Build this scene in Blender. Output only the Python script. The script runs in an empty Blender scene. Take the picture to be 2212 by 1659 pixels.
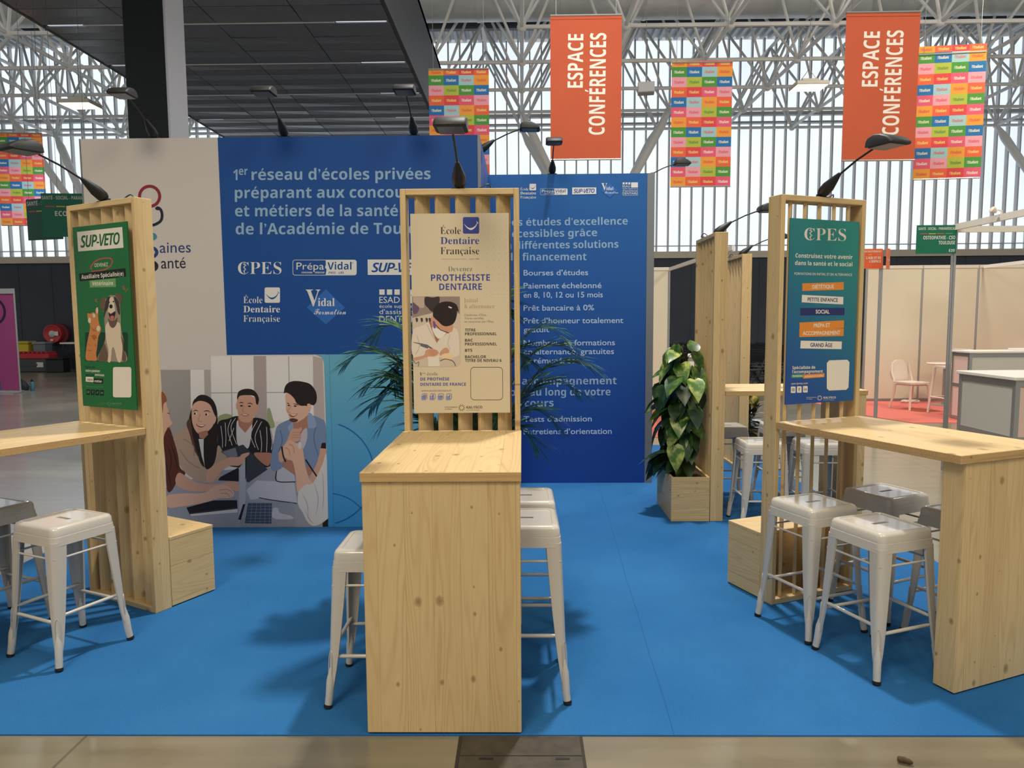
import bpy, bmesh, math, random
import numpy as np
from mathutils import Vector, Matrix, Euler

S = bpy.context.scene
COL = S.collection
PI = math.pi
random.seed(7)

# ------------------------------------------------------------------ camera, world, light, exposure
def set_camera(h=1.6, f=1550.0, pitch=5.14, roll=0.4, yaw=0.8):
    p, r, y = (math.radians(a) for a in (pitch, roll, yaw))
    F = Vector((-math.sin(y)*math.cos(p), math.cos(y)*math.cos(p), -math.sin(p)))
    R = Vector((math.cos(y), math.sin(y), 0)); U = R.cross(F)
    R2 = R*math.cos(r) - U*math.sin(r); U2 = R*math.sin(r) + U*math.cos(r)
    cam = bpy.data.cameras.new('camera'); o = bpy.data.objects.new('camera', cam); COL.objects.link(o)
    m = Matrix((R2, U2, -F)).transposed().to_4x4(); m.translation = Vector((0, 0, h))
    o.matrix_world = m
    cam.sensor_fit = 'HORIZONTAL'; cam.sensor_width = 36.0; cam.lens = f/2212*36.0
    cam.clip_start = 0.05; cam.clip_end = 200
    S.camera = o
set_camera()

W = bpy.data.worlds.new('hall_daylight'); S.world = W; W.use_nodes = True
W.node_tree.nodes['Background'].inputs[0].default_value = (0.97, 0.97, 0.96, 1)
W.node_tree.nodes['Background'].inputs[1].default_value = 0.46

def area(name, loc, target, size, power, color):
    l = bpy.data.lights.new(name, 'AREA'); l.energy = power; l.color = color; l.size = size; l.shape = 'DISK'
    o = bpy.data.objects.new(name, l); COL.objects.link(o); o.location = loc
    o.rotation_euler = (Vector(target)-Vector(loc)).to_track_quat('-Z', 'Y').to_euler()
    return o
area('high_bay_light', (1.1, 5.8, 9.0), (0.6, 4.5, 0), 0.5, 620, (1.0, 0.96, 0.90))
area('high_bay_light', (-2.2, -2.6, 9.0), (-0.5, 4.0, 0.8), 3.2, 430, (1.0, 0.88, 0.66))
area('high_bay_light', (4.0, -1.8, 9.0), (2.0, 5.0, 0.8), 3.2, 190, (1.0, 0.88, 0.66))
area('high_bay_light', (8.3, 8.6, 7.4), (8.0, 13.0, 0.8), 1.2, 250, (1.0, 0.90, 0.70))
S.view_settings.view_transform = 'Standard'; S.view_settings.look = 'None'
S.view_settings.exposure = 0.0; S.view_settings.gamma = 1.0; S.view_settings.use_curve_mapping = False

# ------------------------------------------------------------------ helpers: properties
def tag(o, label, cat, group=None, kind=None):
    o['label'] = label; o['category'] = cat
    if group: o['group'] = group
    if kind: o['kind'] = kind
    return o
def thing(name, label, cat, loc=(0, 0, 0), rz=0.0, group=None):
    o = bpy.data.objects.new(name, None); COL.objects.link(o)
    o.empty_display_size = 0.1
    o.location = loc; o.rotation_euler = (0, 0, rz)
    return tag(o, label, cat, group)
def copy_tree(o, parent=None):
    c = o.copy(); COL.objects.link(c); c.parent = parent
    for ch in list(o.children):
        copy_tree(ch, c)
    return c
def struct(o):
    o['kind'] = 'structure'
    return o

# ------------------------------------------------------------------ helpers: mesh builder
class MB:
    def __init__(s):
        s.v = []; s.f = []; s.m = []
    def add(s, vs, fs, mi=0, M=None):
        b = len(s.v)
        for p in vs:
            p = Vector(p)
            s.v.append(tuple(M @ p) if M is not None else tuple(p))
        for f in fs:
            s.f.append(tuple(b+i for i in f)); s.m.append(mi)
        return s
    def box(s, x0, x1, y0, y1, z0, z1, mi=0, M=None, bev=0.0):
        if bev > 0:
            bm = bmesh.new(); bmesh.ops.create_cube(bm, size=1)
            for q in bm.verts:
                q.co = Vector((x0+(q.co.x+.5)*(x1-x0), y0+(q.co.y+.5)*(y1-y0), z0+(q.co.z+.5)*(z1-z0)))
            bmesh.ops.bevel(bm, geom=list(bm.edges), offset=bev, segments=1, profile=.5, affect='EDGES')
            bm.verts.ensure_lookup_table()
            vs = [q.co.copy() for q in bm.verts]; fs = [[q.index for q in f.verts] for f in bm.faces]
            bm.free()
            return s.add(vs, fs, mi, M)
        vs = [(x, y, z) for z in (z0, z1) for y in (y0, y1) for x in (x0, x1)]
        fs = [(0, 2, 3, 1), (4, 5, 7, 6), (0, 1, 5, 4), (2, 6, 7, 3), (0, 4, 6, 2), (1, 3, 7, 5)]
        return s.add(vs, fs, mi, M)
    def loft(s, rings, cap0=True, cap1=True, mi=0, M=None, close=True):
        n = len(rings[0]); vs = [p for r in rings for p in r]; fs = []
        for i in range(len(rings)-1):
            for j in range(n if close else n-1):
                k = (j+1) % n
                fs.append((i*n+j, i*n+k, (i+1)*n+k, (i+1)*n+j))
        if cap0: fs.append(tuple(range(n-1, -1, -1)))
        if cap1: fs.append(tuple((len(rings)-1)*n+j for j in range(n)))
        return s.add(vs, fs, mi, M)
    def tube(s, pts, r, n=8, mi=0, M=None, caps=True):
        pts = [Vector(p) for p in pts]
        rr = r if isinstance(r, (list, tuple)) else [r]*len(pts)
        rings = []; prev = None
        for i, p in enumerate(pts):
            a = pts[max(0, i-1)]; b = pts[min(len(pts)-1, i+1)]
            t = (b-a).normalized()
            if prev is None:
                u = t.cross(Vector((0, 0, 1)))
                if u.length < 1e-3: u = t.cross(Vector((1, 0, 0)))
            else:
                u = prev - t*prev.dot(t)
            u.normalize(); prev = u; w = t.cross(u)
            rings.append([p + (u*math.cos(2*PI*j/n)+w*math.sin(2*PI*j/n))*rr[i] for j in range(n)])
        return s.loft(rings, caps, caps, mi, M)
    def lathe(s, prof, n=24, mi=0, M=None):
        rings = [[(r*math.cos(2*PI*j/n), r*math.sin(2*PI*j/n), z) for j in range(n)] for r, z in prof]
        return s.loft(rings, True, True, mi, M)
    def prism(s, poly, a, b, mi=0, M=None):
        """poly in (x, z), extruded along y from a to b"""
        r0 = [(x, a, z) for x, z in poly]; r1 = [(x, b, z) for x, z in poly]
        return s.loft([r0, r1], True, True, mi, M)
    def prismz(s, poly, a, b, mi=0, M=None):
        return s.loft([[(x, y, a) for x, y in poly], [(x, y, b) for x, y in poly]], True, True, mi, M)
    def mesh(s, name, mats, smooth=None):
        me = bpy.data.meshes.new(name)
        me.from_pydata(s.v, [], s.f)
        for m in (mats if isinstance(mats, (list, tuple)) else [mats]): me.materials.append(m)
        me.polygons.foreach_set('material_index', s.m)
        if smooth is not None:
            me.polygons.foreach_set('use_smooth', [True]*len(me.polygons))
            me.update()
            me.set_sharp_from_angle(angle=math.radians(smooth))
        me.update()
        return me
    def build(s, name, mats, parent=None, smooth=None, fixn=True, loc=None):
        me = s.mesh(name, mats, smooth)
        if fixn:
            bm = bmesh.new(); bm.from_mesh(me); bmesh.ops.recalc_face_normals(bm, faces=list(bm.faces)); bm.to_mesh(me); bm.free()
        o = bpy.data.objects.new(name, me); COL.objects.link(o)
        if parent: o.parent = parent
        if loc: o.location = loc
        return o
def rot(ax, deg): return Matrix.Rotation(math.radians(deg), 4, ax)
def tr(x, y, z): return Matrix.Translation((x, y, z))
def rrect(w, h, r, n=5, cx=0.0, cy=0.0):
    out = []
    for sx, sy, a0 in ((1, 1, 0), (-1, 1, 90), (-1, -1, 180), (1, -1, 270)):
        for i in range(n+1):
            a = math.radians(a0+90*i/n)
            out.append((cx+sx*(w/2-r)+r*math.cos(a), cy+sy*(h/2-r)+r*math.sin(a)))
    return out
def ell(cx, cy, rx, ry, n=28, a0=0, a1=360):
    full = abs(a1-a0) >= 360
    k = n if full else n+1
    return [(cx+rx*math.cos(math.radians(a0+(a1-a0)*i/n)), cy+ry*math.sin(math.radians(a0+(a1-a0)*i/n))) for i in range(k)]
def spline(pts, n=5, closed=True):
    P = [Vector((*p, 0)) if len(p) == 2 else Vector(p) for p in pts]; out = []
    N = len(P)
    for i in range(N if closed else N-1):
        a = P[(i-1) % N] if closed or i > 0 else P[i]
        b = P[i]; c = P[(i+1) % N]
        d = P[(i+2) % N] if closed or i+2 < N else c
        for k in range(n):
            t = k/n
            q = .5*((2*b)+(c-a)*t+(2*a-5*b+4*c-d)*t*t+(3*b-a-3*c+d)*t**3)
            out.append(q)
    if not closed: out.append(P[-1])
    return [tuple(q)[:len(pts[0])] for q in out]

# ------------------------------------------------------------------ materials
def lin(c):
    return tuple(((x/255)/12.92 if x/255 <= .04045 else ((x/255+.055)/1.055)**2.4) for x in c)
_mats = {}
def mat(name, rgb, rough=.6, metal=0.0, spec=.5, emit=0.0, coat=0.0):
    if name in _mats: return _mats[name]
    m = bpy.data.materials.new(name); m.use_nodes = True
    b = m.node_tree.nodes['Principled BSDF']
    c = (*lin(rgb), 1)
    b.inputs['Base Color'].default_value = c; b.inputs['Roughness'].default_value = rough
    b.inputs['Metallic'].default_value = metal; b.inputs['Specular IOR Level'].default_value = spec
    b.inputs['Coat Weight'].default_value = coat
    if emit > 0:
        b.inputs['Emission Color'].default_value = c; b.inputs['Emission Strength'].default_value = emit
    m.diffuse_color = c
    _mats[name] = m
    return m
class NT:
    def __init__(s, m):
        s.t = m.node_tree; s.b = s.t.nodes['Principled BSDF']
    def n(s, typ, **kw):
        nd = s.t.nodes.new(typ)
        for k, v in kw.items():
            if k.startswith('i_'):
                key = k[2:]
                nd.inputs[int(key) if key.isdigit() else key.replace('_', ' ')].default_value = v
            else: setattr(nd, k, v)
        return nd
    def l(s, a, b): s.t.links.new(a, b)
    def math(s, op, a, b=None, c=None):
        nd = s.t.nodes.new('ShaderNodeMath'); nd.operation = op
        for i, q in enumerate((a, b, c)):
            if q is None: continue
            if isinstance(q, (int, float)): nd.inputs[i].default_value = q
            else: s.l(q, nd.inputs[i])
        return nd.outputs[0]
    def mix(s, fac, a, b, typ='MIX'):
        nd = s.t.nodes.new('ShaderNodeMix'); nd.data_type = 'RGBA'; nd.blend_type = typ
        for sock, q in ((nd.inputs[0], fac), (nd.inputs[6], a), (nd.inputs[7], b)):
            if isinstance(q, (int, float)): sock.default_value = q
            elif isinstance(q, tuple): sock.default_value = (*q, 1) if len(q) == 3 else q
            else: s.l(q, sock)
        return nd.outputs[2]
    def ramp(s, fac, stops):
        nd = s.t.nodes.new('ShaderNodeValToRGB')
        e = nd.color_ramp.elements
        while len(e) < len(stops): e.new(.5)
        for q, (p, c) in zip(e, stops):
            q.position = p; q.color = (*c, 1) if len(c) == 3 else c
        s.l(fac, nd.inputs[0])
        return nd.outputs[0]
def noise_mat(name, rgb, rough=.7, amt=.08, scale=6.0, bump=0.0, bscale=200, spec=.4, metal=0.0):
    if name in _mats: return _mats[name]
    m = mat(name, rgb, rough, metal, spec); g = NT(m)
    tc = g.n('ShaderNodeTexCoord')
    nz = g.n('ShaderNodeTexNoise', i_Scale=scale, i_Detail=4.0); g.l(tc.outputs['Object'], nz.inputs['Vector'])
    c = lin(rgb)
    col = g.ramp(nz.outputs['Fac'], [(.3, tuple(x*(1-amt) for x in c)), (.7, tuple(min(1, x*(1+amt)) for x in c))])
    g.l(col, g.b.inputs['Base Color'])
    if bump:
        n2 = g.n('ShaderNodeTexNoise', i_Scale=bscale, i_Detail=2.0); g.l(tc.outputs['Object'], n2.inputs['Vector'])
        bp = g.n('ShaderNodeBump', i_Strength=bump, i_Distance=.002); g.l(n2.outputs['Fac'], bp.inputs['Height'])
        g.l(bp.outputs[0], g.b.inputs['Normal'])
    return m
def wood(grain='z', cross='x', board=.105, name=None, base=(214, 186, 136), dark=(172, 136, 84), rough=.55):
    name = name or 'pine_%s%s' % (grain, cross)
    if name in _mats: return _mats[name]
    m = mat(name, base, rough, 0, .35); g = NT(m)
    tc = g.n('ShaderNodeTexCoord'); oi = g.n('ShaderNodeObjectInfo')
    off = g.n('ShaderNodeVectorMath', operation='SCALE'); off.inputs[0].default_value = (7.3, 5.1, 9.7); g.l(oi.outputs['Random'], off.inputs['Scale'])
    add = g.n('ShaderNodeVectorMath', operation='ADD'); g.l(tc.outputs['Object'], add.inputs[0]); g.l(off.outputs[0], add.inputs[1])
    sep = g.n('ShaderNodeSeparateXYZ'); g.l(add.outputs[0], sep.inputs[0])
    ax = {'x': 0, 'y': 1, 'z': 2}
    gr = sep.outputs[ax[grain]]; cr = sep.outputs[ax[cross]]
    third = sep.outputs[3-ax[grain]-ax[cross]]
    bid = g.math('FLOOR', g.math('DIVIDE', cr, board))
    wn = g.n('ShaderNodeTexWhiteNoise', noise_dimensions='1D'); g.l(bid, wn.inputs['W'])
    # vector (cross, third, grain*0.07 + board random)
    comb = g.n('ShaderNodeCombineXYZ'); g.l(cr, comb.inputs[0]); g.l(third, comb.inputs[1])
    g.l(g.math('MULTIPLY_ADD', gr, .07, g.math('MULTIPLY', wn.outputs['Value'], 13.0)), comb.inputs[2])
    # growth rings
    nz = g.n('ShaderNodeTexNoise', i_Scale=6.0, i_Detail=2.0, i_Roughness=.5); g.l(comb.outputs[0], nz.inputs['Vector'])
    ph = g.math('SINE', g.math('MULTIPLY', nz.outputs['Fac'], 150.0))
    ring = g.math('POWER', g.math('MULTIPLY_ADD', ph, .5, .5), 3.0)
    fine = g.n('ShaderNodeTexNoise', i_Scale=120.0, i_Detail=3.0); g.l(comb.outputs[0], fine.inputs['Vector'])
    big = g.n('ShaderNodeTexNoise', i_Scale=9.0, i_Detail=2.0); g.l(comb.outputs[0], big.inputs['Vector'])
    c0, c1 = lin(base), lin(dark)
    f1 = g.math('MULTIPLY', ring, g.math('MULTIPLY_ADD', big.outputs['Fac'], .8, -.2))
    f2 = g.math('MULTIPLY_ADD', fine.outputs['Fac'], .35, -.12)
    f3 = g.math('MULTIPLY_ADD', wn.outputs['Value'], .22, -.06)
    fac = g.math('ADD', g.math('ADD', f1, f2), f3)
    fac.node.use_clamp = True
    col = g.mix(fac, c0, c1)
    # knots
    kv = g.n('ShaderNodeCombineXYZ'); g.l(cr, kv.inputs[0]); g.l(g.math('MULTIPLY', gr, .7), kv.inputs[1]); g.l(g.math('MULTIPLY', wn.outputs['Value'], 0.0), kv.inputs[2])
    vo = g.n('ShaderNodeTexVoronoi', voronoi_dimensions='2D', i_Scale=10.0); g.l(kv.outputs[0], vo.inputs['Vector'])
    sc = g.n('ShaderNodeSeparateColor'); g.l(vo.outputs['Color'], sc.inputs[0])
    thr = g.math('MULTIPLY_ADD', g.math('POWER', sc.outputs[1], 2.5), .16, .035)
    inside = g.math('SUBTRACT', 1.0, g.math('DIVIDE', vo.outputs['Distance'], thr)); inside.node.use_clamp = True
    keep = g.math('GREATER_THAN', sc.outputs[0], .56)
    kf = g.math('MULTIPLY', g.math('MULTIPLY', g.math('POWER', inside, .5), keep), .66)
    col = g.mix(kf, col, lin((104, 70, 40)))
    # board joints
    fr = g.math('FRACT', g.math('DIVIDE', cr, board))
    jl = g.math('LESS_THAN', fr, .018)
    col = g.mix(g.math('MULTIPLY', jl, .35), col, lin((120, 88, 52)))
    g.l(col, g.b.inputs['Base Color'])
    bp = g.n('ShaderNodeBump', i_Strength=.25, i_Distance=.001); g.l(fine.outputs['Fac'], bp.inputs['Height']); g.l(bp.outputs[0], g.b.inputs['Normal'])
    return m
WZ = wood('z', 'x'); WZY = wood('z', 'y'); WY = wood('y', 'x'); WX = wood('x', 'z'); WYZ = wood('y', 'z', name='pine_yz')
WXY = wood('x', 'y', name='pine_xy')
WEDGE = wood('x', 'z', .008, 'pine_edge', (198, 162, 108), (150, 112, 66))

def floor_mat():
    m = mat('polished_concrete', (132, 124, 106), .3, 0, .6, coat=.6); g = NT(m); g.b.inputs['Coat Roughness'].default_value = .3
    tc = g.n('ShaderNodeTexCoord')
    a = g.n('ShaderNodeTexNoise', i_Scale=.7, i_Detail=6.0, i_Roughness=.6); g.l(tc.outputs['Object'], a.inputs['Vector'])
    b = g.n('ShaderNodeTexNoise', i_Scale=9.0, i_Detail=5.0, i_Roughness=.7); g.l(tc.outputs['Object'], b.inputs['Vector'])
    mp = g.n('ShaderNodeMapping'); mp.inputs['Scale'].default_value = (.5, 5, 1); g.l(tc.outputs['Object'], mp.inputs[0])
    st = g.n('ShaderNodeTexNoise', i_Scale=2.0, i_Detail=4.0); g.l(mp.outputs[0], st.inputs['Vector'])
    f = g.math('ADD', g.math('MULTIPLY', a.outputs['Fac'], .5), g.math('MULTIPLY', b.outputs['Fac'], .12))
    f = g.math('ADD', f, g.math('MULTIPLY', st.outputs['Fac'], .42))
    col = g.ramp(f, [(.32, lin((104, 96, 78))), (.52, lin((128, 119, 98))), (.72, lin((142, 133, 112)))])
    sep = g.n('ShaderNodeSeparateXYZ'); g.l(tc.outputs['Object'], sep.inputs[0])
    lx = g.math('LESS_THAN', g.math('ABSOLUTE', g.math('SUBTRACT', g.math('PINGPONG', g.math('ADD', sep.outputs[0], 1.7), 3.0), .0)), .006)
    ly = g.math('LESS_THAN', g.math('PINGPONG', g.math('ADD', sep.outputs[1], .6), 3.0), .006)
    ln = g.math('MAXIMUM', lx, ly)
    col = g.mix(g.math('MULTIPLY', ln, .6), col, lin((70, 64, 54)))
    g.l(col, g.b.inputs['Base Color'])
    g.l(g.math('MULTIPLY_ADD', a.outputs['Fac'], .22, .08), g.b.inputs['Roughness'])
    bp = g.n('ShaderNodeBump', i_Strength=.05, i_Distance=.01); g.l(a.outputs['Fac'], bp.inputs['Height']); g.l(bp.outputs[0], g.b.inputs['Normal'])
    return m
def carpet_mat():
    m = mat('blue_carpet', (38, 118, 190), .95, 0, .1); g = NT(m)
    tc = g.n('ShaderNodeTexCoord')
    a = g.n('ShaderNodeTexNoise', i_Scale=1.3, i_Detail=5.0); g.l(tc.outputs['Object'], a.inputs['Vector'])
    b = g.n('ShaderNodeTexNoise', i_Scale=420.0, i_Detail=2.0); g.l(tc.outputs['Object'], b.inputs['Vector'])
    f = g.math('ADD', g.math('MULTIPLY', a.outputs['Fac'], .5), g.math('MULTIPLY', b.outputs['Fac'], .5))
    col = g.ramp(f, [(.36, lin((36, 96, 152))), (.62, lin((52, 112, 167)))])
    sep = g.n('ShaderNodeSeparateXYZ'); g.l(tc.outputs['Object'], sep.inputs[0])
    # seam between two widths of carpet
    sx = g.math('SUBTRACT', sep.outputs[0], g.math('MULTIPLY_ADD', sep.outputs[1], .038, .475))
    wob = g.math('MULTIPLY_ADD', a.outputs['Fac'], .03, -.015)
    seam = g.math('LESS_THAN', g.math('ABSOLUTE', g.math('ADD', sx, wob)), .0022)
    col = g.mix(g.math('MULTIPLY', seam, .35), col, lin((14, 60, 110)))
    g.l(col, g.b.inputs['Base Color'])
    bp = g.n('ShaderNodeBump', i_Strength=.35, i_Distance=.003); g.l(b.outputs['Fac'], bp.inputs['Height']); g.l(bp.outputs[0], g.b.inputs['Normal'])
    return m
def glazing_mat():
    m = bpy.data.materials.new('translucent_glazing'); m.use_nodes = True; g = NT(m)
    tc = g.n('ShaderNodeTexCoord')
    a = g.n('ShaderNodeTexNoise', i_Scale=.35, i_Detail=3.0); g.l(tc.outputs['Object'], a.inputs['Vector'])
    col = g.ramp(a.outputs['Fac'], [(.3, (.74, .83, .94)), (.65, (.88, .94, 1.0))])
    g.b.inputs['Base Color'].default_value = (.25, .27, .3, 1); g.b.inputs['Roughness'].default_value = .4
    g.l(col, g.b.inputs['Emission Color']); g.b.inputs['Emission Strength'].default_value = 1.05
    return m
M_FLOOR = floor_mat(); M_CARPET = carpet_mat(); M_GLASS = glazing_mat()
M_WHITE = mat('white_paint_metal', (226, 224, 218), .45)
M_TUBE = mat('white_steel_tube', (236, 238, 238), .45)
M_DECK = noise_mat('galvanised_deck', (176, 180, 184), .5, .1, 3)
M_DUCT = noise_mat('galvanised_duct', (206, 213, 217), .38, .08, 2, metal=.25)
M_DARKWALL = noise_mat('charcoal_cladding', (62, 66, 76), .75, .1, 1.2)
M_BLACK = mat('black_plastic', (22, 23, 25), .5)
M_RUBBER = mat('black_rubber', (18, 18, 18), .8)
M_STOOL = mat('cream_white_powder_coat', (200, 193, 182), .16, 0, .5, coat=.3)
M_ALU = mat('brushed_aluminium', (176, 176, 172), .35, .75)
M_GREYEDGE = mat('grey_aluminium_profile', (126, 130, 134), .45, .3)
M_BEIGE = noise_mat('cream_partition_board', (218, 210, 186), .7, .02, 2)
M_SOFF = noise_mat('graphite_ceiling_panel', (128, 136, 150), .22, .06, 9, spec=.9, metal=.5)
M_SOFFIT_BACK = mat('ceiling_void_black', (12, 12, 13), .8)
# ------------------------------------------------------------------ lettering: glyph outlines laid out by hand
STY = {'bold': (0x1D5D4, 0x1D5EE, 0x1D7EC), 'boldit': (0x1D63C, 0x1D656, 0x1D7EC), 'serif': (0x1D400, 0x1D41A, 0x1D7CE),
       'serifit': (0x1D434, 0x1D44E, 0), 'script': (0x1D4D0, 0x1D4EA, 0), 'serifthin': (0x1D400, 0x1D41A, 0x1D7CE), 'sans': (0, 0, 0)}
ACC = {'é': ('e', 'a'), 'è': ('e', 'g'), 'ê': ('e', 'c'), 'à': ('a', 'g'), 'â': ('a', 'c'), 'ô': ('o', 'c'), 'ç': ('c', 'd'),
       'É': ('E', 'a'), 'È': ('E', 'g'), 'Â': ('A', 'c'), 'À': ('A', 'g'), 'ê': ('e', 'c')}
_gl = {}
def _eval(body, off=0.0):
    cu = bpy.data.curves.new('glyph', 'FONT'); cu.body = body; cu.size = 1.0; cu.resolution_u = 3; cu.offset = off
    o = bpy.data.objects.new('glyph', cu); COL.objects.link(o)
    dg = bpy.context.evaluated_depsgraph_get()
    me = bpy.data.meshes.new_from_object(o.evaluated_get(dg))
    vs = [(v.co.x, v.co.y) for v in me.vertices]; fs = [tuple(p.vertices) for p in me.polygons]
    bpy.data.objects.remove(o); bpy.data.curves.remove(cu); bpy.data.meshes.remove(me)
    return vs, fs
def _code(ch, sty):
    a, b, d = STY[sty]
    if a and 'A' <= ch <= 'Z': return chr(a+ord(ch)-65)
    if b and 'a' <= ch <= 'z':
        if sty == 'serifit' and ch == 'h': return '\u210e'
        return chr(b+ord(ch)-97)
    if d and ch.isdigit(): return chr(d+ord(ch)-48)
    return ch
def glyph(ch, sty):
    k = (ch, sty)
    if k in _gl: return _gl[k]
    if ch == ' ':
        r = ([], [], .27, .27)
    elif ch in ACC:
        base, ac = ACC[ch]
        vs, fs, adv, _ = glyph(base, sty)
        vs = list(vs); fs = list(fs)
        x0 = min(v[0] for v in vs); x1 = max(v[0] for v in vs); y1 = max(v[1] for v in vs); y0 = min(v[1] for v in vs)
        cx = (x0+x1)/2; t = .085 if sty in ('bold', 'serif', 'boldit') else .055
        g = .045
        def q(pts):
            b = len(vs); vs.extend(pts); fs.append(tuple(range(b, b+len(pts))))
        if ac == 'a': q([(cx-.06, y1+g), (cx-.06+t, y1+g), (cx+.12, y1+g+.15), (cx+.12-t*1.25, y1+g+.15)])
        if ac == 'g': q([(cx+.06, y1+g), (cx+.06-t, y1+g), (cx-.12, y1+g+.15), (cx-.12+t*1.25, y1+g+.15)])
        if ac == 'c':
            q([(cx-.16, y1+g), (cx-.16+t, y1+g), (cx, y1+g+.09), (cx, y1+g+.15), (cx-.04, y1+g+.15)])
            q([(cx+.16, y1+g), (cx+.16-t, y1+g), (cx, y1+g+.09), (cx, y1+g+.15), (cx+.04, y1+g+.15)])
        if ac == 'd': q([(cx-.02, y0+.01), (cx+.05, y0+.01), (cx+.08, y0-.10), (cx+.02, y0-.17), (cx-.07, y0-.15), (cx+.01, y0-.09)])
        r = (vs, fs, adv, 0)
    else:
        c = _code(ch, sty)
        off = -.0105 if sty == 'serifthin' else 0.0
        vs, fs = _eval(c, off)
        v2, _ = _eval(c+c, off)
        adv = (max(v[0] for v in v2)-max(v[0] for v in vs)) if vs else .3
        r = (vs, fs, adv, 0)
    _gl[k] = r
    return r
def layout(s, sty, track=0.0):
    vs = []; fs = []; x = 0
    for ch in s:
        a, b, adv, _ = glyph(ch, sty); n = len(vs)
        vs.extend((p[0]+x, p[1]) for p in a); fs.extend(tuple(n+i for i in f) for f in b)
        x += adv+track
    return vs, fs
def homography(src, dst):
    A = []; B = []
    for (x, y), (u, v) in zip(src, dst):
        A.append([x, y, 1, 0, 0, 0, -u*x, -u*y]); B.append(u)
        A.append([0, 0, 0, x, y, 1, -v*x, -v*y]); B.append(v)
    h = np.linalg.solve(np.array(A, float), np.array(B, float))
    return np.append(h, 1).reshape(3, 3)
CAP = {'sans': .70, 'bold': .70, 'boldit': .70, 'serif': .66, 'serifthin': .64, 'serifit': .66, 'script': .68}
class Art:
    """Flat printed artwork drawn in its own print coordinates (x right, y down), mapped to the (x, z) face of its sheet."""
    def __init__(s, parent, src, dst, y=-.001):
        s.p = parent; s.H = homography(src, dst); s.y0 = y; s.parts = {}; s.k = 0; s.part = 'lettering'; s.order = []
    def mp(s, x, y):
        q = s.H @ np.array([x, y, 1.0]); return q[0]/q[2], q[1]/q[2]
    def raw(s, pts, faces, m, bump=True):
        if s.part not in s.parts: s.parts[s.part] = (MB(), []); s.order.append(s.part)
        mb, ms = s.parts[s.part]
        if m not in ms: ms.append(m)
        if bump: s.k += 1
        y = s.y0 - s.k*1.2e-5
        mb.add([(a, y, max(b, .0075)) for a, b in (s.mp(*q) for q in pts)], faces, ms.index(m))
    def poly(s, pts, m):
        s.raw(pts, [tuple(range(len(pts)))], m)
    def blob(s, pts, m, n=5):
        s.poly(spline(pts, n), m)
    def rect(s, x0, y0, x1, y1, m):
        s.poly([(x0, y0), (x1, y0), (x1, y1), (x0, y1)], m)
    def rr(s, x0, y0, x1, y1, r, m):
        s.poly(rrect(x1-x0, y1-y0, r, 6, (x0+x1)/2, (y0+y1)/2), m)
    def ell(s, cx, cy, rx, ry, m, a0=0, a1=360, n=28):
        s.poly(ell(cx, cy, rx, ry, n, a0, a1), m)
    def ring(s, cx, cy, rx, ry, w, m, a0=0, a1=360, n=48):
        o = ell(cx, cy, rx, ry, n, a0, a1); i = ell(cx, cy, rx-w, ry-w, n, a0, a1)
        k = len(o); cl = abs(a1-a0) >= 360
        s.raw(o+i, [(j, (j+1) % k, k+(j+1) % k, k+j) for j in range(k if cl else k-1)], m)
    def rring(s, x0, y0, x1, y1, r, w, m):
        o = rrect(x1-x0, y1-y0, r, 6, (x0+x1)/2, (y0+y1)/2); i = rrect(x1-x0-2*w, y1-y0-2*w, max(r-w, .1), 6, (x0+x1)/2, (y0+y1)/2)
        k = len(o)
        s.raw(o+i, [(j, (j+1) % k, k+(j+1) % k, k+j) for j in range(k)], m)
    def line(s, pts, w, m, taper=False):
        L = []; R = []
        for i, p in enumerate(pts):
            a = pts[max(0, i-1)]; b = pts[min(len(pts)-1, i+1)]
            dx, dy = b[0]-a[0], b[1]-a[1]; d = math.hypot(dx, dy) or 1
            ww = w/2*(1 if not taper else (.25+.75*math.sin(PI*i/(len(pts)-1))))
            L.append((p[0]-dy/d*ww, p[1]+dx/d*ww)); R.append((p[0]+dy/d*ww, p[1]-dx/d*ww))
        n = len(pts)
        s.raw(L+R, [(i, i+1, n+i+1, n+i) for i in range(n-1)], m)
    def curve(s, pts, w, m, n=6, taper=False):
        s.line(spline(pts, n, False), w, m, taper)
    def text(s, t, sty, p0, p1, cap, m, shear=0.0, track=0.0, bold=0.0):
        """baseline from print point p0 to p1, capitals `cap` tall"""
        vs, fs = layout(t, sty, track)
        x0 = min(v[0] for v in vs); x1 = max(v[0] for v in vs)
        dx, dy = p1[0]-p0[0], p1[1]-p0[1]; L = math.hypot(dx, dy); ux, uy = dx/L, dy/L
        k = cap/CAP[sty]
        out = []
        for x, y in vs:
            a = (x-x0)/(x1-x0)*L + shear*y*k; b = y*k
            out.append((p0[0]+ux*a+uy*b, p0[1]+uy*a-ux*b))
        s.raw(out, fs, m)
        if bold:
            for ox, oy in ((bold, 0), (0, bold), (bold, bold)):
                s.raw([(a+ox, b+oy) for a, b in out], fs, m)
    def finish(s):
        for nm in s.order:
            mb, ms = s.parts[nm]
            mb.build(nm, ms, s.p, fixn=False)
def ink(name, rgb): return mat('ink_'+name, rgb, .55, 0, .25)

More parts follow.
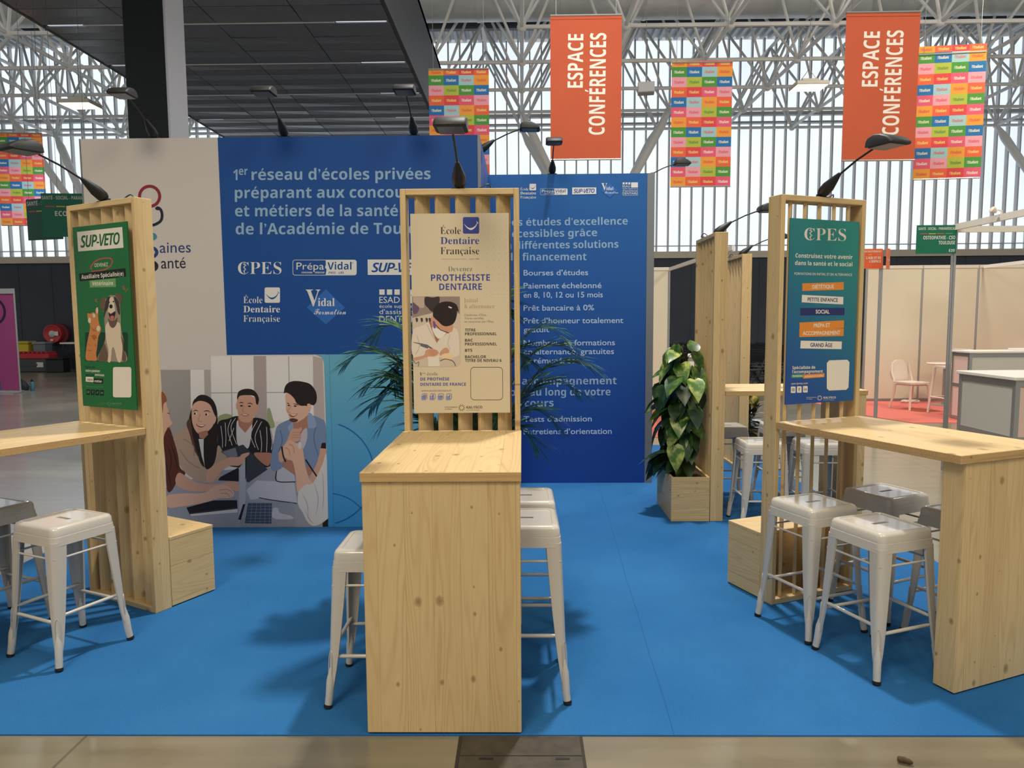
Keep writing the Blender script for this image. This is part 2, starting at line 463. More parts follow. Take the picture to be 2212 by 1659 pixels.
def cpes_mark(a, x0, y0, x1, m, bg):
    """serif four letter word with a staff and snake through the C"""
    w = x1-x0; cap = w*.262
    a.text('CPES', 'serifthin', (x0, y0), (x1, y0), cap, m)
    a.line([(x0+w*.152, y0-cap*1.06), (x0+w*.152, y0+cap*.05)], w*.007, m)
    a.curve([(x0+w*.115, y0-cap*.88), (x0+w*.185, y0-cap*.78), (x0+w*.125, y0-cap*.60), (x0+w*.18, y0-cap*.42), (x0+w*.13, y0-cap*.26), (x0+w*.165, y0-cap*.1)], w*.013, m, 6)
    a.ring(x0+w*.152, y0-cap*1.0, w*.022, w*.020, w*.007, m, n=16)
def smile_mark(a, x0, y0, x1, y1, m, fg):
    w = x1-x0; h = y1-y0
    a.rr(x0, y0, x1, y1, w*.10, m)
    up = spline([(x0+.10*w, y0+.42*h), (x0+.28*w, y0+.60*h), (x0+.5*w, y0+.66*h), (x0+.74*w, y0+.54*h), (x0+.90*w, y0+.30*h)], 5, False)
    lo = spline([(x0+.92*w, y0+.32*h), (x0+.76*w, y0+.62*h), (x0+.5*w, y0+.78*h), (x0+.26*w, y0+.66*h), (x0+.09*w, y0+.44*h)], 5, False)
    a.poly(up+lo, fg)
    a.line([(x0+.84*w, y0+.26*h), (x0+.95*w, y0+.38*h)], w*.03, fg)
def edf_mark(a, x0, y0, w, m, mb, fg, small):
    """three line school name with a smile square; (x0, y0) is the top left of the whole mark, w its width"""
    smile_mark(a, x0+w*.58, y0, x0+w, y0+w*.42, mb, fg)
    c = w*.17
    a.text('École', 'serifthin', (x0, y0+w*.43), (x0+w*.52, y0+w*.43), c, m)
    a.text('Dentaire', 'serif', (x0, y0+w*.68), (x0+w, y0+w*.68), c, mb)
    a.text('Française', 'serifthin', (x0, y0+w*.94), (x0+w, y0+w*.94), c, m)
    a.rect(x0+w*.02, y0+w*1.06, x0+w*.68, y0+w*1.067, small)
    a.text('depuis 1880', 'serifit', (x0+w*.74, y0+w*1.075), (x0+w, y0+w*1.075), w*.035, small)
def prepa_mark(a, x0, y0, x1, y1, m, bg):
    w = x1-x0; h = y1-y0
    a.rring(x0, y0, x1, y1, h*.16, h*.03, m)
    pts = [(x0+w*.515, y0+h*.03), (x1-h*.14, y0+h*.03)] + [(x1-h*.16+h*.13*math.cos(t), y0+h*.16-h*.13*math.sin(t)) for t in (1.2, .8, .4, 0)]
    pts += [(x1-h*.16+h*.13*math.cos(t), y1-h*.16+h*.13*math.sin(t)) for t in (0, .4, .8, 1.2)] + [(x0+w*.515, y1-h*.03), (x0+w*.53, y0+h*.62), (x0+w*.505, y0+h*.5), (x0+w*.52, y0+h*.3)]
    a.poly(pts, m)
    a.text('Prépa', 'sans', (x0+w*.06, y0+h*.63), (x0+w*.49, y0+h*.63), h*.46, m)
    a.text('Vidal', 'bold', (x0+w*.545, y0+h*.63), (x0+w*.92, y0+h*.63), h*.46, bg)
    a.ring(x0+w*.94, y0+h*.2, h*.05, h*.05, h*.015, bg, n=12)
    a.text('CONCOURS', 'boldit', (x0+w*.14, y0+h*.87), (x0+w*.31, y0+h*.87), h*.10, m)
    a.text('MÉDECINE', 'boldit', (x0+w*.35, y0+h*.87), (x0+w*.50, y0+h*.87), h*.10, m)
    a.text('PASS - LAS', 'boldit', (x0+w*.56, y0+h*.90), (x0+w*.80, y0+h*.90), h*.14, bg)
def supveto_mark(a, q, m, fg):
    """q: four corners tl, tr, br, bl"""
    a.poly(q, m)
    tl, trr, br, bl = (Vector(p) for p in q)
    def at(u, v): return tuple((tl*(1-u)+trr*u)*(1-v)+(bl*(1-u)+br*u)*v)
    hh = (bl-tl).length
    a.text('SUP-VETO', 'boldit', at(.06, .82), at(.93, .82), hh*.60, fg, 0.04, -.10)
def vidal_mark(a, x0, y0, w, m, tint):
    cx, cy = x0+w*.5, y0+w*.44
    a.poly([(cx, y0-w*.02), (x0+w*.98, cy), (cx, y0+w*.86), (x0+w*.02, cy)], tint)
    a.text('V', 'serif', (x0, y0+w*.40), (x0+w*.36, y0+w*.40), w*.40, m)
    a.text('idal', 'serif', (x0+w*.30, y0+w*.40), (x0+w*.72, y0+w*.40), w*.19, m)
    a.text('Formation', 'script', (x0+w*.20, y0+w*.61), (x0+w*1.0, y0+w*.61), w*.15, m)
def esad_mark(a, x0, y0, w, m):
    for k in range(3): a.rect(x0+w*.185*k, y0, x0+w*(.185*k+.13), y0+w*.13, m)
    a.rect(x0+w*.56, y0, x0+w, y0+w*.34, m)
    a.text('ESAD', 'sans', (x0, y0+w*.33), (x0+w*.50, y0+w*.33), w*.155, m)
    a.text('école supérieure', 'sans', (x0, y0+w*.45), (x0+w, y0+w*.45), w*.085, m)
    a.text("d'assistanat", 'sans', (x0, y0+w*.60), (x0+w, y0+w*.60), w*.115, m)
    a.text('DENTAIRE', 'sans', (x0, y0+w*.80), (x0+w, y0+w*.80), w*.155, m)
    a.rect(x0, y0+w*.85, x0+w, y0+w*.863, m)
def social(a, kind, x, y, s, m, fg):
    if kind == 'camera':
        a.rring(x+s*.2, y+s*.2, x+s*.8, y+s*.8, s*.18, s*.08, fg); a.ring(x+s*.5, y+s*.5, s*.16, s*.16, s*.07, fg, n=16); a.ell(x+s*.67, y+s*.33, s*.04, s*.04, fg, n=8)
    elif kind == 'f': a.text('f', 'bold', (x+s*.36, y+s*.84), (x+s*.66, y+s*.84), s*.62, fg)
    elif kind == 'in': a.text('in', 'bold', (x+s*.22, y+s*.78), (x+s*.80, y+s*.78), s*.56, fg)
    elif kind == 'note':
        a.ring(x+s*.44, y+s*.62, s*.16, s*.16, s*.07, fg, n=16); a.rect(x+s*.54, y+s*.2, x+s*.61, y+s*.64, fg); a.curve([(x+s*.6, y+s*.2), (x+s*.66, y+s*.34), (x+s*.78, y+s*.38)], s*.08, fg)
def kalysco(a, x, y, s, m):
    """sunburst and word, x, y is the sun's centre and s its radius"""
    for k in range(10):
        t = 2*PI*k/10
        a.line([(x+math.cos(t)*s*.55, y+math.sin(t)*s*.55), (x+math.cos(t)*s, y+math.sin(t)*s)], s*.2, m)
    a.text('KALYSCO', 'bold', (x+s*1.5, y+s*.25), (x+s*6.4, y+s*.15), s*.75, m)
    a.text('Les écoles éthiques', 'sans', (x+s*1.5, y+s*.8), (x+s*5.6, y+s*.75), s*.26, m)
    a.text('ÉCOLE ADHÉRENTE', 'sans', (x-s*5.2, y-s*.05), (x-s*1.3, y-s*.05), s*.32, m)
    a.text('DU RÉSEAU', 'sans', (x-s*5.2, y+s*.55), (x-s*2.9, y+s*.55), s*.32, m)
# ------------------------------------------------------------------ the hall
mb = MB(); mb.box(-30, 30, -10, 26, -.2, 0)
struct(mb.build('floor', M_FLOOR))
YW = 24.6
mb = MB(); mb.box(-24, 24, YW, YW+.3, 0, 3.62)
for k in range(-20, 21): mb.box(k*1.15-.012, k*1.15+.012, YW-.012, YW, 0, 3.6)
struct(mb.build('wall_back', M_DARKWALL))
mb = MB(); mb.box(-24, 24, YW-.10, YW+.3, 3.62, 3.84)
struct(mb.build('trim_1', mat('sill_cladding', (196, 186, 168), .6)))
# the glazed band: one sheet of translucent panes, its mullions and rails
win = bpy.data.objects.new('window_1', None); COL.objects.link(win); struct(win)
mb = MB(); mb.box(-24, 24, YW+.12, YW+.16, 3.84, 10.75); mb.build('pane', M_GLASS, win)
mb = MB()
k = -24.0
while k < 24:
    mb.box(k-.021, k+.021, YW-.04, YW+.12, 3.84, 10.75); k += .386
mb.build('mullion', mat('window_mullion', (186, 188, 188), .6), win)
mb = MB()
for z, h in ((8.28, .11), (8.02, .06), (4.02, .02)): mb.box(-24, 24, YW-.07, YW+.13, z, z+h)
mb.build('rail', mat('window_mullion', (186, 188, 188), .6), win)
# roof deck: corrugated sheets on purlins
mb = MB(); prof = []
x = -24.0
while x < 24: prof += [(x, 10.82), (x+.10, 10.82), (x+.13, 10.92), (x+.23, 10.92)]; x += .26
n = len(prof)
mb.add([(px, 13.0, pz) for px, pz in prof]+[(px, YW+.3, pz) for px, pz in prof], [(i, i+1, n+i+1, n+i) for i in range(n-1)])
deck = struct(mb.build('ceiling', M_DECK, fixn=False))
mb = MB()
for y in (15.0, 17.2, 19.4, 21.4, 23.2):
    mb.box(-24, 24, y-.06, y+.06, 10.62, 10.80); mb.box(-24, 24, y-.10, y+.10, 10.58, 10.63)
mb.build('purlin', mat('dark_purlin', (78, 82, 88), .6), deck)
# space frame of white tubes
fr = bpy.data.objects.new('roof_truss', None); COL.objects.link(fr); struct(fr)
SX, SY, ZB, ZT = 2.21, 2.09, 7.8, 9.95
NX = 9; X0 = .04
bx = [X0+SX*i for i in range(-NX, NX+1)]; by = [15.9+SY*j for j in range(-1, 5)]
def clear(x, y):      # the bay taken up by the lower ceiling
    return -6.7 < x < -1.5 and y < 17.2
bot = MB(); top = MB(); web = MB(); ball = MB()
sph = []
for a in range(5):
    t = PI*(a+.5)/5; sph.append([(.11*math.sin(t)*math.cos(2*PI*j/8), .11*math.sin(t)*math.sin(2*PI*j/8), .11*math.cos(t)) for j in range(8)])
for i, x in enumerate(bx):
    for j, y in enumerate(by):
        if clear(x, y): continue
        ball.loft(sph, M=tr(x, y, ZB))
        if i+1 < len(bx) and not clear(bx[i+1], y): bot.tube([(x, y, ZB), (bx[i+1], y, ZB)], .047, 7)
        if j+1 < len(by): bot.tube([(x, y, ZB), (x, by[j+1], ZB)], .047, 7)
        for sx in (-1, 1):
            for sy in (-1, 1):
                tx, ty = x+sx*SX/2, y+sy*SY/2
                if ty > YW-.2: ty = YW-.25
                web.tube([(x, y, ZB), (tx, ty, ZT)], .036, 6)
for j in range(len(by)):
    for i in range(len(bx)-1):
        tx, ty = bx[i]+SX/2, min(by[j]+SY/2, YW-.25)
        if j+1 < len(by): top.tube([(tx, ty, ZT), (tx, min(by[j+1]+SY/2, YW-.25), ZT)], .05, 6)
bot.build('bottom_chord', M_TUBE, fr, 40); top.build('top_chord', M_TUBE, fr, 40); web.build('web_tube', M_TUBE, fr, 40); ball.build('ball_joint', M_TUBE, fr, 60)
# tree columns carrying the frame
for k, cx in enumerate((bx[10], bx[17], bx[3])):
    cy = by[4]+SY*.5
    cl = bpy.data.objects.new('trim_%d' % (k+2), None); COL.objects.link(cl); struct(cl)
    m1 = MB(); m1.tube([(cx, cy, 0), (cx, cy, 4.1)], .26, 20); m1.build('column_shaft', mat('pale_concrete', (234, 235, 234), .7), cl, 40)
    m2 = MB()
    for sx in (-1, 1):
        for yy in (by[4], by[5]):
            m2.tube([(cx+sx*.12, cy, 3.85), (cx+sx*(SX*.90), cy+(yy-cy)*.9, ZB-.42), (cx+sx*SX, yy, ZB)], [.09, .13, .05], 10)
    m2.build('column_branch', mat('pale_concrete', (234, 235, 234), .7), cl, 40)
# big round air ducts between the tubes
mb = MB(); mb.tube([(-23, 18.05, 9.38), (-6.8, 18.05, 9.38)], .58, 28); mb.tube([(-6.8, 18.05, 9.38), (23, 18.05, 9.38)], .58, 28)
for q in range(-22, 23, 2): mb.tube([(q+.96, 18.05, 9.38), (q+1.04, 18.05, 9.38)], .595, 28)
duct = mb.build('air_duct', M_DUCT, None, 40)
tag(duct, 'long silver round ventilation duct running between the white roof tubes', 'duct')
# dark lower ceiling of metal panels
sf = bpy.data.objects.new('ceiling_soffit', None); COL.objects.link(sf); struct(sf)
SXE = [-6.45, -5.26, -4.09, -2.92, -1.75]
mb = MB(); mb.box(-6.43, -1.77, 2.0, 17.0, 5.66, 5.72); mb.build('ceiling_void', M_SOFFIT_BACK, sf)
mb = MB()
y = 10.0-.51*15; row = 0
while y < 16.9:
    for c in range(4):
        t1 = random.uniform(-.004, .004); gap = .006
        x0, x1 = SXE[c]+gap, SXE[c+1]-gap
        y0, y1 = y+.006, y+.51-.006
        if row % 3 == 0: y0 += .05
        zb = 5.6
        mid = .012+random.uniform(0, .006)
        mb.loft([[(x0, y0, zb+t1), (x1, y0, zb-t1), (x1, y0, zb+.04), (x0, y0, zb+.04)],
                 [(x0, (y0+y1)/2, zb+mid*.35), (x1, (y0+y1)/2, zb+mid*.35), (x1, (y0+y1)/2, zb+.04), (x0, (y0+y1)/2, zb+.04)],
                 [(x0, y1, zb-t1*.5), (x1, y1, zb+t1*.5), (x1, y1, zb+.04), (x0, y1, zb+.04)]])
    y += .51; row += 1
mb.build('ceiling_panel', M_SOFF, sf)
mb = MB()
mb.box(-1.75, -1.70, 2, 17.1, 5.6, 7.0); mb.box(-6.5, -6.45, 2, 17.1, 5.6, 7.0); mb.box(-6.5, -1.7, 17.05, 17.15, 5.6, 7.0)
mb.box(-1.95, -1.70, 2, 17.1, 6.9, 7.0)
mb.build('fascia', noise_mat('graphite_fascia', (50, 53, 57), .5, .08, 3), sf)
mb = MB(); ml = MB()
y = 10.0-.51*15; row = 0
while y < 16.9:
    if row % 3 == 0:
        mb.box(-5.9, -2.5, y+.004, y+.022, 5.596, 5.66); mb.box(-5.9, -2.5, y+.036, y+.046, 5.60, 5.66)
        ml.box(-2.48, -1.80, y+.004, y+.048, 5.612, 5.64); ml.box(-6.40, -5.92, y+.004, y+.048, 5.612, 5.64)
    y += .51; row += 1
mb.build('light_slot', mat('polished_trim', (236, 238, 238), .4, 0), sf)
ml.build('slot_light', mat('slot_lamp', (226, 230, 232), .5, emit=.85), sf)
# square column in front of the lower ceiling: dark cladding, light side
cl = bpy.data.objects.new('trim_9', None); COL.objects.link(cl); struct(cl)
mb = MB(); mb.box(-4.12, -3.70, 7.70, 8.12, 0, 5.66); mb.build('column_cladding', noise_mat('black_cladding', (32, 36, 40), .6, .1, 3), cl)
mb = MB(); mb.box(-3.70, -3.675, 7.705, 8.12, 0, 5.6); mb.build('column_side', mat('column_pale_side', (228, 232, 236), .7), cl)

# ------------------------------------------------------------------ blue carpet and trench cover
mb = MB(); mb.box(-3.33, 2.70, 2.632, 9.0, .0005, .006)
tag(mb.build('blue_carpet', M_CARPET), 'bright blue exhibition carpet covering the stand floor', 'carpet')
t = thing('trench_cover', 'dark steel trench cover set in the concrete in front of the counter', 'floor hatch')
st = noise_mat('dark_checker_steel', (74, 68, 58), .6, .25, 14, metal=.2)
for y0, y1 in ((2.505, 2.629), (1.9, 2.50)):
    mb = MB(); mb.box(-.237, .212, y0, y1, -.01, .004); mb.build('plate', st, t)
mb = MB()
for x in (-.165, .115):
    mb = MB(); mb.box(x, x+.052, 2.478, 2.490, .0042, .0052); mb.build('lifting_slot', M_BLACK, t)
mb = MB()
for x in (-.250, .212):
    mb = MB(); mb.box(x, x+.012, 1.9, 2.63, -.01, .003); mb.build('edge_frame', mat('rusty_edge', (48, 42, 34), .8), t)
mb = MB()
mb.tube(spline([(1.345, 2.475, .012), (1.365, 2.466, .014), (1.39, 2.452, .011)], 4, False), [.006, .009, .011, .010, .011, .009, .010, .007, .004], 7)
tag(mb.build('wood_chip', mat('bark_brown', (82, 62, 42), .9), None, 50), 'small brown curl of debris on the bare concrete', 'debris')
# ------------------------------------------------------------------ metal stools
def rsq(half, r, z, n=8):
    pts = rrect(2*half, 2*half, r, n-1)
    return [(x, y, z) for x, y in pts]
def stool_meshes(H):
    """seat, leg, rung, rod, rubber foot meshes of one pressed steel stool with seat height H"""
    out = {}
    N = 32
    base = rsq(.150, .03, 0)
    ang = [math.atan2(p[1], p[0]) for p in base]
    slot = lambda z, k: [(math.copysign(.05*abs(math.cos(a))**.35, math.cos(a)), math.copysign(.013*abs(math.sin(a))**.9, math.sin(a)), z) for a in ang]
    rings = [slot(H-.025, 1), slot(H-.003, 1), rsq(.122, .022, H-.003), rsq(.124, .022, H+.001), rsq(.134, .024, H+.002), rsq(.146, .028, H-.003),
             rsq(.153, .032, H-.014), rsq(.155, .032, H-.045), rsq(.1565, .032, H-.046), rsq(.161, .032, H-.086), rsq(.157, .030, H-.086), rsq(.152, .028, H-.045), rsq(.149, .026, H-.018)]
    mb = MB(); mb.loft(rings, False, False)
    out['seat'] = mb.mesh('seat', M_STOOL, 38)
    # leg at the (+,+) corner, convex outside, hollow inside
    mb = MB(); rings = []
    zt = H-.07
    for t, w in ((0, .064), (.15, .060), (.3, .055), (.45, .049), (.6, .042), (.72, .035), (.8, .029), (.86, .023)):
        z = zt*(1-t)+.0*t
        c = .1595+ .030*t/.86 * .75
        r = min(.026, w*.8)
        th = .0035
        o = []
        o.append((c-.010, c-w-.001)); o.append((c, c-w))
        for k in range(6):
            a = PI/2*k/5
            o.append((c-r+r*math.cos(a), c-r+r*math.sin(a)))
        o.append((c-w, c)); o.append((c-w-.001, c-.010))
        ci = c-th; ri = r-th
        o.append((c-w+th, c-.010)); o.append((c-w+th, ci))
        for k in range(5, -1, -1):
            a = PI/2*k/5
            o.append((ci-ri+ri*math.cos(a), ci-ri+ri*math.sin(a)))
        o.append((ci, c-w+th)); o.append((c-.010, c-w+th))
        rings.append([(x, y, z) for x, y in o])
    mb.loft(rings, True, True)
    # tubular lower end
    zt2 = zt*.20
    mb.tube([(.168, .168, zt2+.05), (.1705, .1705, zt2), (.176, .176, .05), (.181, .181, .012)], [.006, .0175, .0165, .0155], 14)
    # pressed oval along the lower leg
    lo = []
    for k in range(21):
        a = 2*PI*k/20
        u = .012*math.cos(a); zz = zt*.28+ .075*(1 if math.sin(a) > 0 else -1)*abs(math.sin(a))**.6
        cc = .1595+.0225*(1-zz/zt)/.86
        d = cc-.026+.026*math.cos(PI/4)+.0005
        lo.append((d-u*.707, d+u*.707, zz))
    mb.tube(lo, .0018, 5, caps=False)
    out['leg'] = mb.mesh('leg', M_STOOL, 45)
    mb = MB(); mb.tube([(.1805, .1805, .016), (.1825, .1825, .004)], .0175, 14); out['rubber_foot'] = mb.mesh('rubber_foot', M_RUBBER, 45)
    zr = zt*.36 if H < .7 else zt*.42
    c = .171
    mb = MB(); mb.tube([(-c+.01, c-.012, zr), (-c+.05, c-.012, zr+.001), (c-.05, c-.012, zr+.001), (c-.01, c-.012, zr)], [.005, .0085, .0085, .005], 9)
    out['rung'] = mb.mesh('rung', M_STOOL, 60)
    mb = MB(); mb.tube([(-.155, .152, H-.145), (.155, .152, H-.145)], .0055, 8)
    for s in (-1, 1): mb.tube([(s*.146, .151, H-.145), (s*.152, .151, H-.145)], .009, 8)
    out['rod'] = mb.mesh('rod', M_STOOL, 60)
    for me in out.values():
        bm = bmesh.new(); bm.from_mesh(me); bmesh.ops.recalc_face_normals(bm, faces=list(bm.faces)); bm.to_mesh(me); bm.free()
    return out
_st = {.655: stool_meshes(.655), .745: stool_meshes(.745)}
def stool(x, y, rz, label, group, H=.655):
    t = thing('metal_stool', label, 'stool', (x, y, .006), math.radians(rz), group)
    K = _st[H]
    def part(n, k=0, parent=t):
        o = bpy.data.objects.new(n, K[n]); COL.objects.link(o); o.parent = parent
        o.rotation_euler = (0, 0, k*PI/2) if parent is t else (0, 0, 0)
        return o
    part('seat')
    for k in range(4):
        l = part('leg', k); part('rubber_foot', 0, l)
        r = part('rung', k)
        if k % 2: r.location.z = .032
        part('rod', k)
    return t
GL, GC, GR, GF = 'cream stools at the left tall table', 'cream stools at the central counter', 'cream stools at the right tall table', 'cream stools at the far tall table'
stool(-2.222, 3.372, -24, 'cream metal stool with handle slot, in front of the green poster panel on the left', GL)
stool(-2.78, 3.62, -24, 'cream metal stool cut by the picture edge, behind the left tall table', GL)
stool(-.627, 3.005, 0, 'cream metal stool tucked under the left side of the central counter', GC)
stool(.0, 3.035, 0, 'taller cream metal stool at the right side of the counter, nearer one', GC, .745)
stool(.0, 3.435, 0, 'taller cream metal stool right of the counter, farther one of two', GC, .745)
stool(1.494, 3.640, 22, 'cream metal stool standing right against the slatted panel with the teal poster', GR)
stool(1.641, 3.246, 20.5, 'cream metal stool nearest the viewer under the right tall table', GR)
stool(1.974, 3.86, 25, 'cream metal stool on the far side of the right tall table, seat fully visible', GR)
stool(2.175, 3.46, 23, 'cream metal stool half hidden by the end leg of the right tall table', GR)
stool(1.835, 5.50, 0, 'cream metal stool beside the far planter, just left of the teal poster panel', GF)
stool(2.27, 5.47, 0, 'cream metal stool seen between the slats under the teal poster', GF)
stool(1.80, 6.30, 0, 'cream metal stool behind the far tall table, in front of the croton plant', GF)
stool(2.30, 6.34, 0, 'cream metal stool behind the far tall table, mostly screened by slats', GF)

# ------------------------------------------------------------------ slatted pine panels
def slatted_panel(loc, rz, w, label, closed_back=False):
    t = thing('slatted_panel', label, 'slatted screen', loc, math.radians(rz), 'slatted pine screens')
    h = 2.245; hw = w/2; d = .10; th = .028
    for s in (-1, 1):
        mb = MB(); mb.box(s*hw-(th if s > 0 else 0), s*hw+(0 if s > 0 else th), 0, d, 0, h, bev=.002); mb.build('side_post', WZY, t)
    mb = MB(); mb.box(-hw+th, hw-th, 0, d, h-.03, h, bev=.002); mb.build('top_rail', WX, t)
    mb = MB(); mb.box(-hw+th, hw-th, 0, d, 0, .03, bev=.002); mb.build('bottom_rail', WX, t)
    n = 5; pitch = .1025*(w/.595)
    for k in range(n):
        x = (k-(n-1)/2)*pitch+.012
        M = tr(x, .052, 0) @ rot('Z', 45)
        mb = MB(); mb.box(-.0425, .0425, -.0095, .0095, .03, h-.03, 0, None, .0015)
        o = mb.build('slat', WZ, t); o.matrix_local = M
    return t
def tall_table(loc, rz, w, length, label, leg_in=.0, cable=False):
    t = thing('tall_table', label, 'table', loc, math.radians(rz), 'tall pine tables')
    hw = w/2
    mb = MB(); mb.box(-hw-.004, hw+.004, -length, -.002, .992, 1.03, bev=.0025)
    o = mb.build('tabletop', [WY, WEDGE], t)
    for p in o.data.polygons: p.material_index = 0 if abs(p.normal.z) > .5 else 1
    lw = hw-leg_in
    mb = MB(); mb.box(-lw, lw, -length+.010, -length+.11, 0.006, .992, bev=.003)
    o = mb.build('end_leg', [WZ, WZY], t)
    for p in o.data.polygons: p.material_index = 1 if abs(p.normal.x) > .5 else 0
    return t
def wood_box(loc, rz, w, label, depth=.285, h=.40):
    t = thing('wooden_box_seat', label, 'box', loc, math.radians(rz), 'low pine boxes behind the screens')
    hw = w/2
    mb = MB(); mb.box(-hw, hw, .103, .103+depth, .006, h-.02, bev=.002)
    o = mb.build('body', [WX, wood('y', 'z', .2, 'pine_side')], t)
    for p in o.data.polygons: p.material_index = 1 if abs(p.normal.x) > .5 else 0
    mb = MB(); mb.box(-hw-.001, hw+.001, .103, .104+depth, h-.0195, h, bev=.002); mb.build('lid', WXY, t)
    return t
C28, S28 = math.cos(math.radians(28)), math.sin(math.radians(28))
LP = (-2.015-.305*C28, 3.781+.305*S28, .006)
CP = (-.3065, 3.637, .006)
RP = (1.380+.3*math.cos(math.radians(22.5)), 3.886+.3*math.sin(math.radians(22.5)), .006)
FP = (1.574, 5.853, .006)
QP = (2.36, 7.75, .006)
slatted_panel(LP, -28, .61, 'pine slatted screen carrying the green poster on the left')
slatted_panel(CP, 0, .595, 'pine slatted screen carrying the cream poster behind the central counter')
slatted_panel(RP, 22.5, .60, 'pine slatted screen carrying the teal and blue poster on the right')
slatted_panel(FP, 90, .60, 'greyish pine screen seen edge on beside the leafy planter')
slatted_panel(QP, 90, .60, 'farthest pine screen seen edge on, just right of the planter screen')
tall_table(LP, -28, .60, 1.06, 'tall pine table leaving the picture on the left edge')
tall_table(CP, 0, .595, 1.012, 'tall pine counter in the middle with a knotty closed front')
tall_table(RP, 22.5, .60, 1.065, 'tall pine table with stained top on the right, beside three stools', .035)
tall_table(FP, 90, .60, 1.10, 'far tall pine table behind the teal poster screen')
wood_box(LP, -28, .61, 'low pine box behind the green poster screen, on the blue carpet')
wood_box(RP, 22.5, .60, 'low pine box behind the teal poster screen, on the blue carpet', .275, .385)

# ------------------------------------------------------------------ planters and plants
SOIL = noise_mat('dark_potting_soil', (74, 48, 32), .95, .4, 40)
def planter(name, loc, rz, w, d, h, label):
    t = thing(name, label, 'planter', loc, math.radians(rz))
    mb = MB(); th = .018
    mb.box(-w/2, w/2, 0, th, 0, h, bev=.001); mb.box(-w/2, w/2, d-th, d, 0, h, bev=.001)
    mb.box(-w/2, -w/2+th, th, d-th, 0, h, bev=.001); mb.box(w/2-th, w/2, th, d-th, 0, h, bev=.001); mb.box(-w/2+th, w/2-th, th, d-th, 0, .02)
    o = mb.build('box', [WX, wood('y', 'z', .2, 'pine_side')], t)
    for p in o.data.polygons: p.material_index = 1 if abs(p.normal.x) > .5 else 0
    mb = MB(); rings = []
    for i in range(9):
        rings.append([(-w/2+th+(w-2*th)*j/8, th+(d-2*th)*i/8, h-.035+random.uniform(-.008, .012)) for j in range(9)])
    mb.loft(rings, False, False, close=False); mb.build('soil', SOIL, t, 60)
    return t
planter('planter_box', (1.318, 5.553, .006), 0, .30, .59, .352, 'greyish pine planter box holding the big leafy climber')
planter('planter_box', (-.3065, 3.745, .006), 0, .595, .30, .40, 'pine planter box behind the central screen holding the palm')

def leaf_mat(name, a, b, spec=.5):
    if name in _mats: return _mats[name]
    m = mat(name, a, .35, 0, spec); g = NT(m)
    tc = g.n('ShaderNodeTexCoord'); nz = g.n('ShaderNodeTexNoise', i_Scale=16.0, i_Detail=3.0); g.l(tc.outputs['Object'], nz.inputs['Vector'])
    col = g.ramp(nz.outputs['Fac'], [(.44, lin(a)), (.66, lin(b))]); g.l(col, g.b.inputs['Base Color'])
    return m
PALM = leaf_mat('palm_green', (44, 86, 50), (88, 128, 72)); STEM = mat('stem_green', (60, 84, 44), .5)
def palm_plant():
    t = thing('areca_palm', 'feathery green palm rising behind the central cream poster', 'plant', (-.3065, 3.90, .37))
    rnd = random.Random(5)
    FR = [(180, .66, 1.34, 1.0), (172, .52, 1.5, 1.14), (187, .48, 1.1, .64), (176, .36, .9, .40), (4, .70, 1.22, .96), (-8, .52, 1.42, 1.14), (10, .52, 1.02, .62), (22, .42, .9, .50),
          (60, .36, 1.6, 1.3), (120, .36, 1.6, 1.28), (90, .34, 1.4, 1.05), (150, .50, 1.3, .86), (100, .3, 1.0, .65), (70, .3, .9, .55), (140, .40, .95, .5), (163, .58, 1.12, .74), (14, .64, 1.14, .82), (178, .56, 1.18, .86), (-2, .58, 1.3, 1.05), (168, .42, 1.3, .95), (30, .38, 1.3, 1.0), (80, .26, 1.2, .85), (110, .28, 1.2, .8)]
    for az, L, zc, zt in FR:
        ca, sa = math.cos(math.radians(az)), math.sin(math.radians(az))*.75
        pts = []
        for i in range(11):
            u = i/10; r = 2*u*(1-u)*L*.42+u*u*L; z = 2*u*(1-u)*zc+u*u*zt
            pts.append(Vector((ca*r, sa*r+.02+.02*u, z)))
        mb = MB(); mb.tube(pts, [.006-.0048*i/10 for i in range(11)], 5, 0)
        for i in range(3, 35):
            u = i/34
            if u < .34: continue
            f = u*10; a = pts[int(min(9, f))]; b = pts[min(10, int(f)+1)]; p = a.lerp(b, f-int(f)) if u < 1 else pts[10]
            tg = (b-a).normalized() if (b-a).length > 1e-6 else Vector((ca, sa, 0))
            side = tg.cross(Vector((0, 0, 1))).normalized()
            ll = .22*math.sin(PI*min(1, (u-.25)/.80))**.6+.05
            for s in (-1, 1):
                d = (tg*.75+side*s*.75+Vector((0, 0, .12+rnd.uniform(-.1, .1)))).normalized()
                nrm = d.cross(tg).normalized(); wv = nrm.cross(d).normalized()*.0115
                q = []
                for j in range(4):
                    v = j/3
                    c = p+d*ll*v+Vector((0, 0, -.13*ll*v*v*2))
                    ww = wv*(.55, 1, .75, .03)[j]
                    for e in (c-ww, c+ww):
                        e.y = max(e.y, -.145); q.append(e)
                mb.add(q, [(0, 1, 3, 2), (2, 3, 5, 4), (4, 5, 7, 6)], 1)
        mb.build('frond', [STEM, PALM], t, 50, fixn=False)
palm_plant()
def heart(L, W, fold=.22, droop=.25, n=9):
    """a heart shaped leaf along +y, folded on its midrib"""
    out = []; fs = []
    prof = [(0, .0), (-.06, .22), (.05, .42), (.22, .50), (.42, .46), (.62, .34), (.80, .18), (.93, .06), (1.0, 0)]
    for t, w in prof:
        y = t*L; z = -droop*L*max(0, t)**2
        out += [(-w*W, y, z+fold*w*W), (0, max(y, 0) if t <= 0 else y, z), (w*W, y, z+fold*w*W)]
    for i in range(len(prof)-1):
        a = i*3; b = a+3
        fs += [(a, a+1, b+1, b), (a+1, a+2, b+2, b+1)]
    return out, fs
